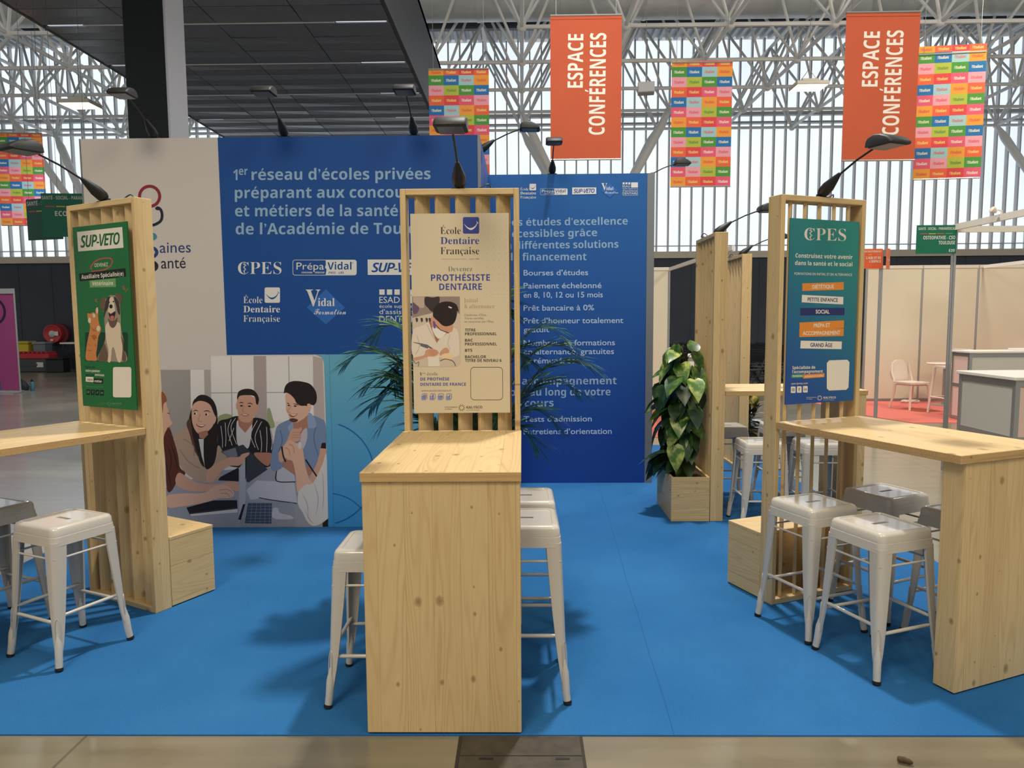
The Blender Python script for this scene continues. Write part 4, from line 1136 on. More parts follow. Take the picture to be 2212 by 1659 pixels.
# the photograph of a meeting
a.part = 'photograph'
def Z(pts): return [Q(*p) for p in pts]
def P(n, rgb): return ink(n, rgb)
def bl(pts, m, n=5): a.blob(Z(pts), m, n)
def pl(pts, m): a.poly(Z(pts), m)
def ln(pts, w, m, tp=False): a.curve(Z(pts), w/4.253, m, 5, tp)
WAL = P('photo_wall', (212, 206, 202)); WIN = P('photo_window', (226, 221, 217)); TAB = P('photo_table', (150, 152, 164)); TAB2 = P('photo_paper', (184, 184, 196))
pl([(60, 165), (530, 165), (530, 30), (1500, 30), (1560, 55), (1573, 110), (1590, 640), (1612, 1606), (140, 1606)], WAL)
pl([(70, 165), (345, 165), (352, 800), (110, 800)], P('photo_grey_wall', (160, 154, 150)))
pl([(345, 165), (470, 165), (480, 600), (355, 600)], WIN); pl([(470, 165), (530, 165), (540, 600), (480, 600)], P('photo_post', (176, 168, 166)))
for x0, x1 in ((535, 715), (728, 925), (1045, 1245), (1258, 1470)): pl([(x0, 40), (x1, 40), (x1+8, 640), (x0+8, 640)], WIN)
pl([(925, 38), (1040, 38), (1050, 700), (935, 700)], P('photo_mullion', (172, 158, 156))); pl([(1470, 40), (1560, 60), (1580, 640), (1480, 640)], P('photo_curtain', (186, 170, 166)))
ln([(535, 378), (730, 376), (925, 374)], 7, P('photo_bar', (156, 150, 148))); ln([(1045, 374), (1250, 372), (1470, 370)], 7, P('photo_bar', (156, 150, 148)))
ln([(718, 40), (728, 600)], 6, P('photo_bar', (156, 150, 148))); ln([(1246, 40), (1256, 400)], 6, P('photo_bar', (156, 150, 148)))
bl([(600, 600), (660, 570), (720, 580), (750, 620), (740, 660), (610, 660)], P('photo_green', (150, 160, 120))); bl([(1050, 540), (1075, 520), (1100, 600), (1120, 690), (1060, 690)], P('photo_green', (150, 160, 120)))
pl([(120, 1250), (600, 1090), (1100, 1060), (1590, 1100), (1612, 1606), (140, 1606)], TAB)
SK = P('photo_skin', (204, 156, 134)); SK1 = P('photo_skin_light', (218, 172, 150)); SKD = P('photo_skin_shade', (172, 120, 100)); HR = P('photo_hair', (40, 32, 32)); RH = P('photo_red_hair', (92, 46, 36)); RHL = P('photo_red_hair_light', (150, 86, 62))
TH = P('photo_teeth', (232, 222, 214)); LP_ = P('photo_lips', (150, 76, 70)); WH = P('photo_white_shirt', (208, 202, 200)); BG = P('photo_beige_jacket', (178, 152, 132)); BG2 = P('photo_beige_fold', (150, 124, 106)); BK = P('photo_black', (34, 30, 34)); CH = P('photo_chambray', (118, 136, 168)); CH2 = P('photo_chambray_fold', (88, 104, 138))
# standing-height order: man in stripes, man in denim, woman in beige, red-haired woman, table things, near arm
bl([(600, 650), (690, 615), (780, 590), (860, 640), (930, 605), (1030, 625), (1075, 680), (1100, 800), (1105, 930), (1080, 1050), (960, 1060), (760, 1060), (600, 1000), (596, 800)], BK)
for q in ([(625, 680), (640, 800), (640, 880)], [(665, 650), (672, 780), (668, 870)], [(720, 620), (690, 720), (730, 860)], [(760, 610), (718, 700), (770, 850)], [(745, 700), (700, 820)], [(960, 630), (900, 760), (940, 880)], [(1000, 640), (940, 780), (970, 900)], [(1045, 690), (1050, 800), (1045, 920)], [(985, 720), (1000, 840), (995, 920)], [(1078, 700), (1096, 820), (1090, 900)]): ln(q, 5, WH)
bl([(770, 650), (800, 640), (850, 700), (910, 650), (905, 760), (880, 880), (830, 880), (775, 840)], WH)
pl([(780, 600), (925, 600), (915, 660), (850, 745), (790, 680)], SKD)
bl([(778, 430), (800, 400), (870, 395), (940, 430), (950, 500), (935, 580), (900, 640), (850, 650), (800, 625), (780, 550), (772, 480)], SK, 6)
bl([(764, 480), (775, 470), (780, 520), (770, 530)], SK); bl([(950, 490), (970, 490), (975, 520), (960, 555), (942, 550)], SK)
bl([(778, 440), (776, 400), (795, 360), (850, 340), (910, 345), (950, 375), (975, 430), (965, 485), (948, 470), (935, 410), (870, 398), (800, 405)], HR, 6)
ln([(792, 470), (815, 465), (835, 475)], 8, HR, True); ln([(868, 478), (895, 472), (920, 486)], 8, HR, True); a.ell(*Q(815, 496), 3.2, 1.6, BK); a.ell(*Q(888, 500), 3.2, 1.6, BK)
ln([(840, 490), (826, 545), (850, 555)], 5, SKD); bl([(808, 575), (845, 570), (885, 576), (850, 592)], LP_); bl([(818, 576), (850, 574), (876, 578), (848, 584)], TH)
bl([(930, 930), (1010, 925), (1085, 930), (1090, 960), (1070, 1040), (1030, 1040), (960, 980)], SKD)
bl([(1140, 690), (1200, 645), (1290, 610), (1420, 580), (1540, 610), (1590, 680), (1590, 950), (1560, 1100), (1400, 1100), (1200, 1060), (1120, 1095), (1080, 1050), (1090, 950), (1115, 800)], CH)
ln([(1170, 720), (1190, 820), (1150, 930)], 8, CH2); ln([(1500, 680), (1480, 800), (1520, 950)], 8, CH2); bl([(1430, 560), (1480, 600), (1500, 690), (1420, 690)], P('photo_collar', (140, 158, 188))); bl([(1240, 700), (1290, 650), (1320, 700), (1300, 780)], P('photo_collar', (140, 158, 188)))
pl([(1280, 620), (1420, 560), (1425, 690), (1370, 780), (1300, 740)], SKD); bl([(1360, 760), (1410, 700), (1420, 780), (1390, 880), (1360, 880)], P('photo_tee', (190, 178, 190)))
bl([(1218, 400), (1250, 370), (1340, 400), (1420, 470), (1430, 560), (1390, 610), (1320, 650), (1265, 640), (1245, 580), (1225, 540), (1222, 480)], SK1, 6)
bl([(1205, 380), (1215, 320), (1245, 285), (1300, 268), (1380, 275), (1450, 300), (1500, 370), (1505, 450), (1480, 490), (1450, 490), (1440, 550), (1420, 500), (1360, 495), (1320, 470), (1300, 430), (1260, 390), (1225, 375)], HR, 6)
bl([(1420, 480), (1452, 485), (1450, 530), (1425, 540)], SK1); ln([(1232, 470), (1255, 478)], 8, HR, True); ln([(1290, 478), (1320, 482), (1340, 496)], 8, HR, True); a.ell(*Q(1250, 492), 2.6, 1.5, BK); a.ell(*Q(1308, 498), 3, 1.6, BK)
ln([(1270, 495), (1240, 548), (1262, 556)], 5, SKD); bl([(1252, 572), (1290, 574), (1330, 568), (1300, 598), (1268, 596)], LP_); bl([(1258, 575), (1290, 577), (1322, 572), (1295, 588)], TH); bl([(1255, 620), (1290, 610), (1335, 625), (1310, 648), (1270, 642)], P('photo_beard', (84, 60, 54)))
bl([(1260, 740), (1290, 705), (1340, 705), (1362, 690), (1368, 720), (1350, 745), (1365, 780), (1350, 815), (1300, 830), (1270, 870), (1230, 960), (1160, 1040), (1120, 990), (1180, 890), (1230, 820)], SK)
for y in (745, 768, 790): ln([(1275, y), (1320, y-5), (1358, y)], 4, SKD)
bl([(1080, 1060), (1100, 980), (1150, 930), (1160, 1000), (1200, 1040), (1130, 1100)], CH)
bl([(1200, 1000), (1240, 985), (1290, 1000), (1330, 1040), (1440, 1060), (1450, 1130), (1340, 1140), (1230, 1110), (1200, 1060)], SKD)
# woman in beige
bl([(330, 640), (350, 540), (400, 420), (470, 395), (550, 440), (590, 540), (595, 700), (590, 900), (560, 1040), (470, 1060), (420, 1000), (360, 840), (330, 720)], HR, 6)
bl([(200, 780), (300, 690), (340, 660), (370, 800), (430, 1000), (480, 1060), (560, 1020), (600, 860), (650, 930), (690, 990), (640, 1050), (600, 1180), (500, 1200), (400, 1180), (280, 1090), (220, 960)], BG)
pl([(420, 800), (470, 800), (480, 1060), (450, 960)], WH); bl([(470, 780), (520, 720), (585, 700), (590, 900), (555, 1040), (480, 1060)], HR)
bl([(310, 660), (345, 620), (365, 760), (400, 900), (430, 980), (380, 900), (340, 760)], P('photo_brown_tips', (92, 62, 50)))
ln([(280, 800), (370, 860), (380, 960)], 8, BG2); ln([(250, 900), (330, 1010), (430, 1070)], 8, BG2)
bl([(358, 530), (370, 480), (420, 450), (500, 460), (560, 520), (570, 620), (545, 690), (490, 740), (430, 755), (390, 720), (362, 640)], SK1, 6)
bl([(548, 580), (580, 570), (580, 630), (560, 660)], SK1); pl([(420, 740), (500, 720), (510, 760), (470, 800), (430, 790)], SKD)
bl([(362, 500), (380, 440), (440, 410), (520, 425), (575, 510), (580, 600), (560, 560), (520, 480), (440, 450), (385, 470)], HR)
ln([(368, 548), (395, 536), (418, 546)], 8, HR, True); ln([(465, 550), (500, 540), (530, 556)], 8, HR, True)
for x, y in ((390, 568), (495, 576)): a.ell(*Q(x, y), 4, 2.4, TH); a.ell(*Q(x-4, y), 2.2, 2.2, BK)
ln([(436, 570), (420, 630), (450, 642)], 5, SKD); bl([(395, 665), (440, 668), (485, 668), (460, 692), (425, 692)], LP_); bl([(402, 668), (440, 671), (478, 671), (450, 684)], TH)
bl([(505, 1090), (620, 1010), (700, 970), (790, 965), (820, 940), (885, 925), (880, 950), (850, 975), (850, 1000), (790, 1045), (700, 1050), (620, 1110), (560, 1190), (500, 1190)], SK)
for q in ([(790, 965), (850, 945), (884, 932)], [(800, 985), (860, 960)], [(810, 1005), (850, 985)]): ln(q, 4, SKD)
# dark folders and tablets
pl([(625, 915), (830, 852), (1055, 1080), (880, 1200), (860, 1190), (860, 980), (790, 1060)], P('photo_folder', (56, 58, 70))); pl([(620, 1150), (790, 1060), (790, 1190), (600, 1180)], BK); pl([(640, 918), (760, 880), (780, 960), (690, 980)], P('photo_folder_sheen', (118, 120, 132)))
bl([(505, 1090), (620, 1010), (700, 970), (790, 965), (820, 940), (885, 925), (880, 950), (850, 975), (850, 1000), (790, 1045), (700, 1050), (620, 1110), (560, 1190), (500, 1190)], SK)
# red-haired woman at the left edge
bl([(85, 370), (120, 400), (125, 470), (150, 560), (160, 620), (182, 655), (160, 680), (150, 720), (140, 770), (100, 790), (85, 600)], SK1)
bl([(80, 370), (115, 395), (128, 450), (100, 480), (90, 560)], RHL); ln([(130, 560), (158, 570)], 7, HR, True); bl([(130, 700), (158, 690), (150, 718), (135, 722)], LP_)
bl([(100, 790), (150, 700), (190, 800), (230, 940), (250, 1060), (300, 1120), (220, 1200), (170, 1280), (130, 1260), (115, 1000)], RH)
for q in ([(130, 850), (170, 980), (150, 1120)], [(160, 820), (205, 960), (230, 1080)], [(120, 1000), (150, 1150), (170, 1240)]): ln(q, 9, HR, True)
bl([(210, 1200), (240, 1110), (330, 1160), (440, 1210), (580, 1215), (700, 1190), (780, 1200), (790, 1280), (740, 1270), (640, 1230), (500, 1280), (300, 1270)], SK)
bl([(135, 1320), (300, 1300), (470, 1295), (560, 1240), (650, 1220), (720, 1260), (750, 1300), (720, 1340), (600, 1350), (450, 1390), (240, 1425), (140, 1425)], SK1)
for q in ([(610, 1270), (690, 1265), (740, 1305)], [(620, 1300), (680, 1300), (710, 1335)]): ln(q, 5, SKD)
# table things
pl([(310, 1430), (560, 1365), (775, 1362), (780, 1470), (345, 1508)], BK); pl([(340, 1490), (778, 1440), (780, 1475), (350, 1508)], WH); pl([(340, 1480), (778, 1428), (778, 1442), (342, 1492)], P('photo_folder', (56, 58, 70)))
pl([(860, 1270), (960, 1180), (1300, 1200), (1330, 1390), (980, 1350), (900, 1360)], TAB2); ln([(975, 1340), (1100, 1362), (1325, 1392)], 9, P('photo_folder', (56, 58, 70)))
pl([(1140, 1095), (1200, 1060), (1300, 1130), (1310, 1195), (1140, 1190)], TAB2); ln([(1138, 1095), (1142, 1188), (1310, 1194)], 9, BK)
pl([(795, 1065), (862, 975), (852, 1370), (790, 1590)], P('photo_screen_back', (168, 170, 182))); pl([(850, 980), (864, 970), (858, 1160), (850, 1180)], BK)
pl([(790, 1590), (850, 1375), (1290, 1388), (1310, 1606), (800, 1606)], P('photo_laptop', (142, 146, 158)))
pl([(875, 1390), (1095, 1390), (1090, 1580), (845, 1575)], P('photo_keys', (62, 74, 100)))
for k in range(6): ln([(880-4*k, 1418+28*k), (1094, 1418+28*k)], 4, P('photo_key_gap', (118, 126, 144)))
for k in range(5): ln([(915+40*k, 1392), (895+44*k, 1578)], 4, P('photo_key_gap', (118, 126, 144)))
bl([(1105, 1440), (1150, 1435), (1170, 1480), (1270, 1505), (1280, 1535), (1110, 1530)], TAB2); pl([(785, 1540), (830, 1400), (850, 1400), (810, 1545)], BK)
# near arm at the right edge
bl([(1545, 860), (1590, 880), (1590, 960), (1540, 1080), (1490, 1200), (1440, 1230), (1450, 1140), (1500, 1040), (1530, 940)], SK); pl([(1555, 836), (1590, 836), (1592, 890), (1540, 885)], BK); ln([(1405, 990), (1450, 1060), (1515, 1155)], 14, BK)
bl([(1200, 880), (1230, 830), (1265, 808), (1300, 830), (1350, 850), (1380, 900), (1395, 1010), (1430, 1150), (1465, 1220), (1390, 1290), (1330, 1290), (1315, 1150), (1285, 1010), (1240, 990), (1205, 950)], SK1)
ln([(1215, 880), (1250, 900), (1262, 950)], 5, SKD); ln([(1250, 845), (1290, 870), (1300, 930)], 5, SKD); a.ell(*Q(1350, 860), 4, 8, WH)
ln([(1185, 870), (1200, 960), (1222, 1010)], 14, BK)
bl([(1340, 1290), (1400, 1225), (1460, 1215), (1500, 1160), (1560, 1030), (1598, 960), (1610, 1520), (1560, 1570), (1480, 1600), (1420, 1560), (1380, 1480), (1335, 1400)], WH)
for q in ([(1370, 1300), (1420, 1400), (1430, 1520)], [(1480, 1200), (1520, 1350), (1500, 1500)], [(1560, 1100), (1570, 1300), (1560, 1460)], [(1400, 1450), (1440, 1540), (1480, 1580)]): ln(q, 8, P('photo_shirt_fold', (168, 162, 162)), True)
pl([(1560, 1570), (1612, 1530), (1612, 1606), (1560, 1606)], BK)
# trim the rounded corner back to cyan
a.poly(Z([(1500, 26), (1620, 26), (1640, 700), (1592, 640), (1575, 110), (1566, 70), (1545, 42)]), PR_CYAN); pl([(1592, 600), (1640, 600), (1660, 1612), (1613, 1612)], PR_CYAN)
a.part = 'circle_line_over'
a.ring(*Q(1560, 1115), 112, 112, 2.0, I_RING, -72, 76, 60)
a.finish()

nar = thing('printed_wall_panel', 'narrower blue printed wall listing study aids, farther back right of the counter', 'display wall', (0, 6.90, 0))
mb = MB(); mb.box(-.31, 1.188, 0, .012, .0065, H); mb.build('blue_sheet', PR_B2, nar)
mb = MB(); mb.box(1.188, 1.258, -.004, .05, .0065, H); mb.box(-.31, 1.188, .012, .05, H-.02, H); mb.build('edge_profile', M_GREYEDGE, nar)
mb = MB(); mb.box(1.21, 1.254, .05, 1.6, .0065, H); mb.build('side_sheet', PR_BLUE, nar)
a = Art(nar, [(1060, 400), (1390, 400), (1390, 1000), (1060, 1000)], [(-.2839, 2.8615), (1.1521, 2.848), (1.1771, .2014), (-.3094, .2077)], -.0008)
for s, x0, y, x1, y1 in (('Des études d’excellence', 1090, 488, 1356, 485), ('accessibles grâce', 1092, 513, 1290, 510), ('à différentes solutions', 1094, 538, 1336, 535), ('de financement', 1096, 563, 1267, 562)):
    a.text(s, 'bold', (x0, y), (x1, y1), 15.5, I_SKY)
I_LT = ink('pale_lettering', (176, 198, 226))
for s, y, x1 in (('Bourses d’études', 595, 1270), ('Paiement échelonné', 623, 1299), ('en 8, 10, 12 ou 15 mois', 643, 1302), ('Prêt bancaire à 0%', 671, 1283), ('Prêt d’honneur totalement', 698.5, 1346), ('gratuit', 718, 1186), ('Nombreuses formations', 746.5, 1328), ('en alternance, gratuites', 765.5, 1326), ('et rémunérées', 785, 1250), ('Tests d’admission', 911, 1278), ('Entretiens d’orientation', 938, 1321)):
    a.text(s, 'sans', (1131, y), (x1, y-1), 12.2, I_LT, bold=.3)
    if s[0].isupper(): a.rect(1108, y-5, 1122, y-4, I_LT)
for s, x0, y, x1 in (('Un accompagnement', 1090, 831, 1332), ('tout au long de votre', 1092, 855, 1319), ('parcours', 1094, 879, 1196)): a.text(s, 'bold', (x0, y), (x1, y-1), 15.5, I_SKY)
a.part = 'logo'
cpes_mark(a, 1074, 422, 1113, I_MARK, I_BLUE); edf_mark(a, 1124, 397, 34, I_MARK, I_MARK, I_BLUE, I_TINT); prepa_mark(a, 1167, 407, 1226, 421, I_MARK, I_BLUE)
supveto_mark(a, [(1236, 405), (1288, 405), (1288, 419), (1236, 420)], I_MARK, I_BLUE); vidal_mark(a, 1299, 396, 36, I_MARK, I_TINT); esad_mark(a, 1345, 394, 33, I_MARK)
a.finish()

# ------------------------------------------------------------------ hanging banners
WIRE = mat('steel_wire', (120, 122, 124), .4, .6)
def banner(x, y, z0, z1, w, label, group, mesh_fn, rz=0.0):
    t = thing('hanging_banner', label, 'banner', (x, y, z0), rz, group)
    mesh_fn(t, w, z1-z0)
    mb = MB(); mb.tube([(-w/2, 0, z1-z0), (w/2, 0, z1-z0)], .014, 8); mb.tube([(-w/2, 0, 0), (w/2, 0, 0)], .012, 8); mb.build('rod', M_ALU, t)
    for s in (-1, 1):
        mb = MB(); mb.tube([(s*w*.42, 0, z1-z0), (s*w*.42, 0, 7.75-z0)], .004, 5); mb.build('wire', WIRE, t)
OR_B = noise_mat('orange_fabric', (184, 86, 58), .8, .03, 2, spec=.2)
def orange(t, w, h):
    mb = MB()
    nx, ny = 8, 16; vs = []
    for j in range(ny+1):
        for i in range(nx+1):
            u, v = i/nx, j/ny
            vs.append(((u-.5)*w, 0.0, v*h))
    mb.add(vs, [(j*(nx+1)+i, j*(nx+1)+i+1, (j+1)*(nx+1)+i+1, (j+1)*(nx+1)+i) for j in range(ny) for i in range(nx)])
    mb.box(-w/2, w/2, -.004, .012, h-.05, h); mb.build('fabric', OR_B, t, 60, False)
    a = Art(t, [(0, 0), (100, 0), (100, 200), (0, 200)], [(-w/2, h), (w/2, h), (w/2, 0), (-w/2, 0)], -.0006)
    a.text('ESPACE', 'bold', (45.5, 99.5), (46.3, 25.5), 21, I_CREAM); a.text('CONFÉRENCES', 'bold', (76.5, 165.5), (78.3, 24.5), 22, I_CREAM)
    a.finish()
banner(.893, 10.1, 3.78, 5.68, .965, 'orange banner with sideways white lettering above the narrower blue wall', 'orange hanging banners', orange)
banner(4.685, 9.7, 3.645, 5.51, .95, 'orange banner with sideways white lettering above the teal poster screen', 'orange hanging banners', orange)
CB = {'o': (218, 146, 62), 'r': (214, 96, 66), 'c': (204, 70, 74), 'k': (208, 88, 112), 'g': (74, 138, 62), 'b': (44, 106, 160), 'p': (148, 184, 188), 'l': (214, 148, 160), 'y': (164, 172, 68)}
ROWS = ['orcr', 'gbpo', 'lygb', 'rckl', 'bpor', 'klyg', 'orck', 'gbpo', 'lygb', 'rckl', 'bpor', 'klyg', 'orck']
INKS = ['l', 'o', 'y', 'p']
_rb = {}
def rainbow(t, w, h):
    if not _rb:
        keys = list(CB); mb = MB(); ms = [noise_mat('banner_'+{'o': 'amber', 'r': 'vermilion', 'c': 'crimson', 'k': 'rose', 'g': 'green', 'b': 'blue', 'p': 'pale_teal', 'l': 'light_pink', 'y': 'lime'}[k], CB[k], .75, .02, 2, spec=.2) for k in keys]
        vs = []; nr = 13
        zz = [1.0]+[1-(.6+i)/12.6 for i in range(0, 12)]+[0]
        for r, row in enumerate(ROWS):
            for c, ch in enumerate(row):
                x0, x1 = (c/4-.5)*w, ((c+1)/4-.5)*w
                mb.add([(x0, 0, zz[r+1]*h), (x1, 0, zz[r+1]*h), (x1, 0, zz[r]*h), (x0, 0, zz[r]*h)], [(0, 1, 2, 3)], keys.index(ch))
        _rb['fabric'] = mb.mesh('fabric', ms)
        a = Art(None, [(0, 0), (100, 0), (100, 205), (0, 205)], [(-w/2, h), (w/2, h), (w/2, 0), (-w/2, 0)], -.0008)
        tones = [ink('banner_white', (232, 226, 206)), ink('banner_yellow', (226, 208, 120)), ink('banner_red', (206, 62, 70)), ink('banner_green', (40, 120, 60))]
        for r, row in enumerate(ROWS):
            for c, ch in enumerate(row):
                zc = (zz[r]+zz[r+1])/2; y = (1-zc)*205+2.2
                m = tones[0] if ch in 'gbk' else tones[1] if ch in 'rcy' else tones[2] if ch in 'pl' else tones[1]
                if ch == 'y': m = tones[3]
                if ch == 'o': m = tones[2]
                a.raw(*_word(c*25+4.5, y, 16, 4.2), m, False)
        mb, ms2 = a.parts['lettering']
        _rb['lettering'] = mb.mesh('lettering', ms2)
    for n in ('fabric', 'lettering'):
        o = bpy.data.objects.new(n, _rb[n]); COL.objects.link(o); o.parent = t
def _word(x, y, w, cap):
    vs, fs = layout('l’Etudiant', 'bold'); x0 = min(v[0] for v in vs); x1 = max(v[0] for v in vs); k = cap/.70
    return [(x+(v[0]-x0)/(x1-x0)*w, y-v[1]*k) for v in vs], fs
GRB = 'rainbow chequered banners'
banner(-.98, 11.8, 3.62, 5.57, .96, 'rainbow chequered banner partly behind the top right of the big printed wall', GRB, rainbow)
banner(2.88, 11.8, 3.705, 5.63, .96, 'rainbow chequered banner hanging between the two orange banners', GRB, rainbow)
banner(6.45, 11.2, 3.68, 5.51, .935, 'rainbow chequered banner at the far right, beside the second orange banner', GRB, rainbow, -.12)
banner(-10.72, 15.6, 3.695, 5.64, .93, 'rainbow chequered banner at the far left, behind the left arm spotlight', GRB, rainbow, .1)
# ------------------------------------------------------------------ small hanging signs
def sign(x, y, z, w, h, rz, label, rgb, lines, group=None, wires=False):
    t = thing('hanging_sign', label, 'sign', (x, y, z), math.radians(rz), group)
    mb = MB(); mb.box(-w/2, w/2, 0, .012, 0, h); mb.build('board', noise_mat('sign_%d_%d' % (rgb[0], rgb[1]), rgb, .5, .03, 3), t)
    for s in ((-1, 1) if wires else ()):
        mb = MB(); mb.tube([(s*w*.42, .006, h), (s*w*.42, .006, 7.76-z)], .0025, 5); mb.build('wire', WIRE, t)
    a = Art(t, [(0, 0), (100, 0), (100, 100), (0, 100)], [(-w/2, h), (w/2, h), (w/2, 0), (-w/2, 0)], -.002)
    for s, x0, x1, yy, cap, tone in lines: a.text(s, 'bold', (x0, yy), (x1, yy), cap, tone)
    for k, c in enumerate(((210, 80, 110), (214, 190, 70), (220, 100, 60), (90, 170, 140))): a.rect(8+21*k, 29, 26+21*k, 31.5, ink('sign_dash_%d' % k, c))
    a.finish()
    return t
I_SG = ink('sign_pale', (206, 214, 200)); GRN = (20, 108, 80)
sign(4.205, 7.421, 2.235, .40, .285, 0, 'green hanging sign with white lettering by the right booth corner post', GRN,
     [('SANTÉ - SOCIAL - PARAMÉDICAL', 3, 96, 17, 9, I_SG), ('OSTEOPATHIE - CSO', 16, 96, 50, 12, I_MARK), ('TOULOUSE', 55, 96, 68, 12, I_MARK), ('E20', 82, 96, 94, 9, I_MARK)])
sign(-5.64, 9.0, 2.665, .60, .53, 6, 'green hanging sign at the left, nearer of two, beside the big printed wall', GRN, [('SANTÉ - SOCIAL - PARAMÉDICAL', 2, 108, 14, 8, I_SG), ('ECOLES', 26, 72, 52, 11, I_MARK)], None, True)
sign(-6.10, 9.25, 2.66, .55, .52, -14, 'darker green hanging sign at the far left, partly behind the nearer one', (16, 84, 66), [('SANTÉ - SOCIAL', 3, 80, 16, 10, I_SG)], None, True)
sign(4.69, 9.76, 2.245, .27, .26, 0, 'orange square sign right of the teal poster screen', (218, 92, 46), [('RECRUTEMENT', 6, 94, 18, 9, I_SG), ("L'AIR ET DE", 20, 92, 52, 12, I_SG), ("L'ESPACE", 36, 92, 70, 12, I_SG)])
sign(4.90, 9.75, 2.235, .15, .27, 50, 'orange sign turned edge on beside the orange square sign', (226, 110, 66), [("DE L'ESPACE", 8, 92, 60, 9, I_SG)])

# ------------------------------------------------------------------ white partition booths on the right
def booth_wall(x0, x1, y, label):
    t = thing('partition_wall', label, 'partition wall', (x0, y, 0), 0, 'cream partition walls')
    L = x1-x0; n = max(1, round(L/1.03))
    for k in range(n):
        mb = MB(); mb.box(L*k/n+.02, L*(k+1)/n-.02, .012, .03, .05, 2.50); mb.build('panel', M_BEIGE, t)
    for k in range(n+1):
        x = L*k/n
        mb = MB(); mb.tube([(x, .02, 0), (x, .02, 2.55)], .024, 8); mb.build('post', M_ALU, t)
    mb = MB(); mb.box(0, L, 0, .04, 2.50, 2.56); mb.build('top_beam', mat('white_beam', (222, 214, 200), .5), t)
    mb = MB(); mb.box(0, L, 0, .04, 0, .05); mb.build('base_rail', M_ALU, t)
booth_wall(6.50, 11.7, 13.7, 'long cream partition wall behind the red carpet on the right')
booth_wall(1.70, 2.79, 13.7, 'short cream partition wall just right of the narrower blue wall')
BEAM = mat('white_beam', (222, 214, 200), .5)
def beam(p, q, label):
    mb = MB(); p = Vector(p); q = Vector(q); d = (q-p); L = d.length
    M = Matrix.Translation(p) @ d.to_track_quat('X', 'Z').to_matrix().to_4x4()
    mb.box(0, L, -.018, .018, -.03, .03, 0, M)
    tag(mb.build('booth_beam', BEAM), label, 'beam')
def post(x, y, h, label):
    mb = MB()
    pts = []
    for k in range(16):
        a = 2*PI*k/16; r = .024 if k % 2 else .019
        pts.append((x+r*math.cos(a), y+r*math.sin(a)))
    mb.prismz(pts, 0, h)
    tag(mb.build('booth_post', M_ALU), label, 'post')
post(4.83, 9.80, 2.46, 'grey aluminium post under the orange square sign')
post(4.405, 7.46, 2.52, 'grey aluminium booth corner post under the green sign on the right')
beam((4.405, 7.46, 2.50), (4.405, 3.6, 2.50), 'white booth beam running from the corner post towards the viewer')
beam((4.42, 7.46, 2.48), (9.5, 7.40, 2.47), 'white booth beam running right from the corner post')
beam((8.65, 13.66, 2.52), (8.65, 8.2, 2.52), 'white booth beam at the right end of the long cream partition wall')
beam((2.79, 13.66, 2.52), (2.79, 9.6, 2.52), 'white booth beam running forward from the short cream partition wall')
mb = MB(); mb.prismz([(5.45, 13.66), (5.60, 11.6), (5.9, 10.8), (12, 10.8), (12, 13.66)], .0005, .006)
tag(mb.build('red_carpet', noise_mat('coral_red_carpet', (206, 112, 98), .95, .06, 30, spec=.1)), 'coral red carpet of the booth with the white chair', 'carpet')
mb = MB(); mb.prismz([(1.7, 13.66), (1.7, 9.6), (2.75, 9.6), (2.75, 13.66)], .0005, .005)
tag(mb.build('red_carpet', noise_mat('coral_red_carpet', (206, 112, 98), .95, .06, 30, spec=.1)), 'coral red carpet glimpsed behind the leafy climber', 'carpet')

LAM = mat('white_laminate', (226, 220, 208), .4); GPAN = mat('grey_counter_panel', (186, 184, 174), .5); PPAN = mat('blush_counter_panel', (226, 196, 182), .5)
def counter(x0, x1, y0, y1, h, label, left, front):
    t = thing('reception_counter', label, 'counter', (x0, y0, .0065), 0, 'modular white counters')
    L, D = x1-x0, y1-y0
    mb = MB(); mb.box(-.02, L+.02, -.02, D+.02, h-.03, h, bev=.004); mb.build('worktop', LAM, t)
    for x in (.02, L-.02):
        for y in (.02, D-.02):
            mb = MB(); mb.box(x-.02, x+.02, y-.02, y+.02, 0, h-.03); mb.build('post', M_ALU, t)
    mb = MB()
    for z in (.03, h*.5, h-.06): mb.box(.04, L-.04, .004, .03, z-.025, z+.025); mb.box(.004, .03, .04, D-.04, z-.025, z+.025)
    mb.build('rail', M_ALU, t)
    mb = MB(); mb.box(.012, .02, .04, D-.04, .05, h-.05); mb.build('side_panel', left, t)
    mb = MB(); mb.box(.04, L-.04, .012, .02, .05, h-.05); mb.build('front_panel', front, t)
counter(4.17, 5.25, 6.09, 6.88, 1.08, 'white topped counter with grey side panel, nearest one on the right edge', GPAN, PPAN)
counter(6.75, 9.3, 10.9, 11.35, 1.07, 'long white topped counter with pinkish side, behind the nearer counter', PPAN, GPAN)
counter(2.40, 3.30, 11.5, 12.1, 1.0, 'white topped counter in front of the short cream partition wall', LAM, LAM)
mb = MB(); mb.box(7.55, 7.95, 11.0, 11.25, 1.0772, 1.105, bev=.003); tag(mb.build('brochure_stack', LAM), 'thin white stack lying on the long counter', 'papers')
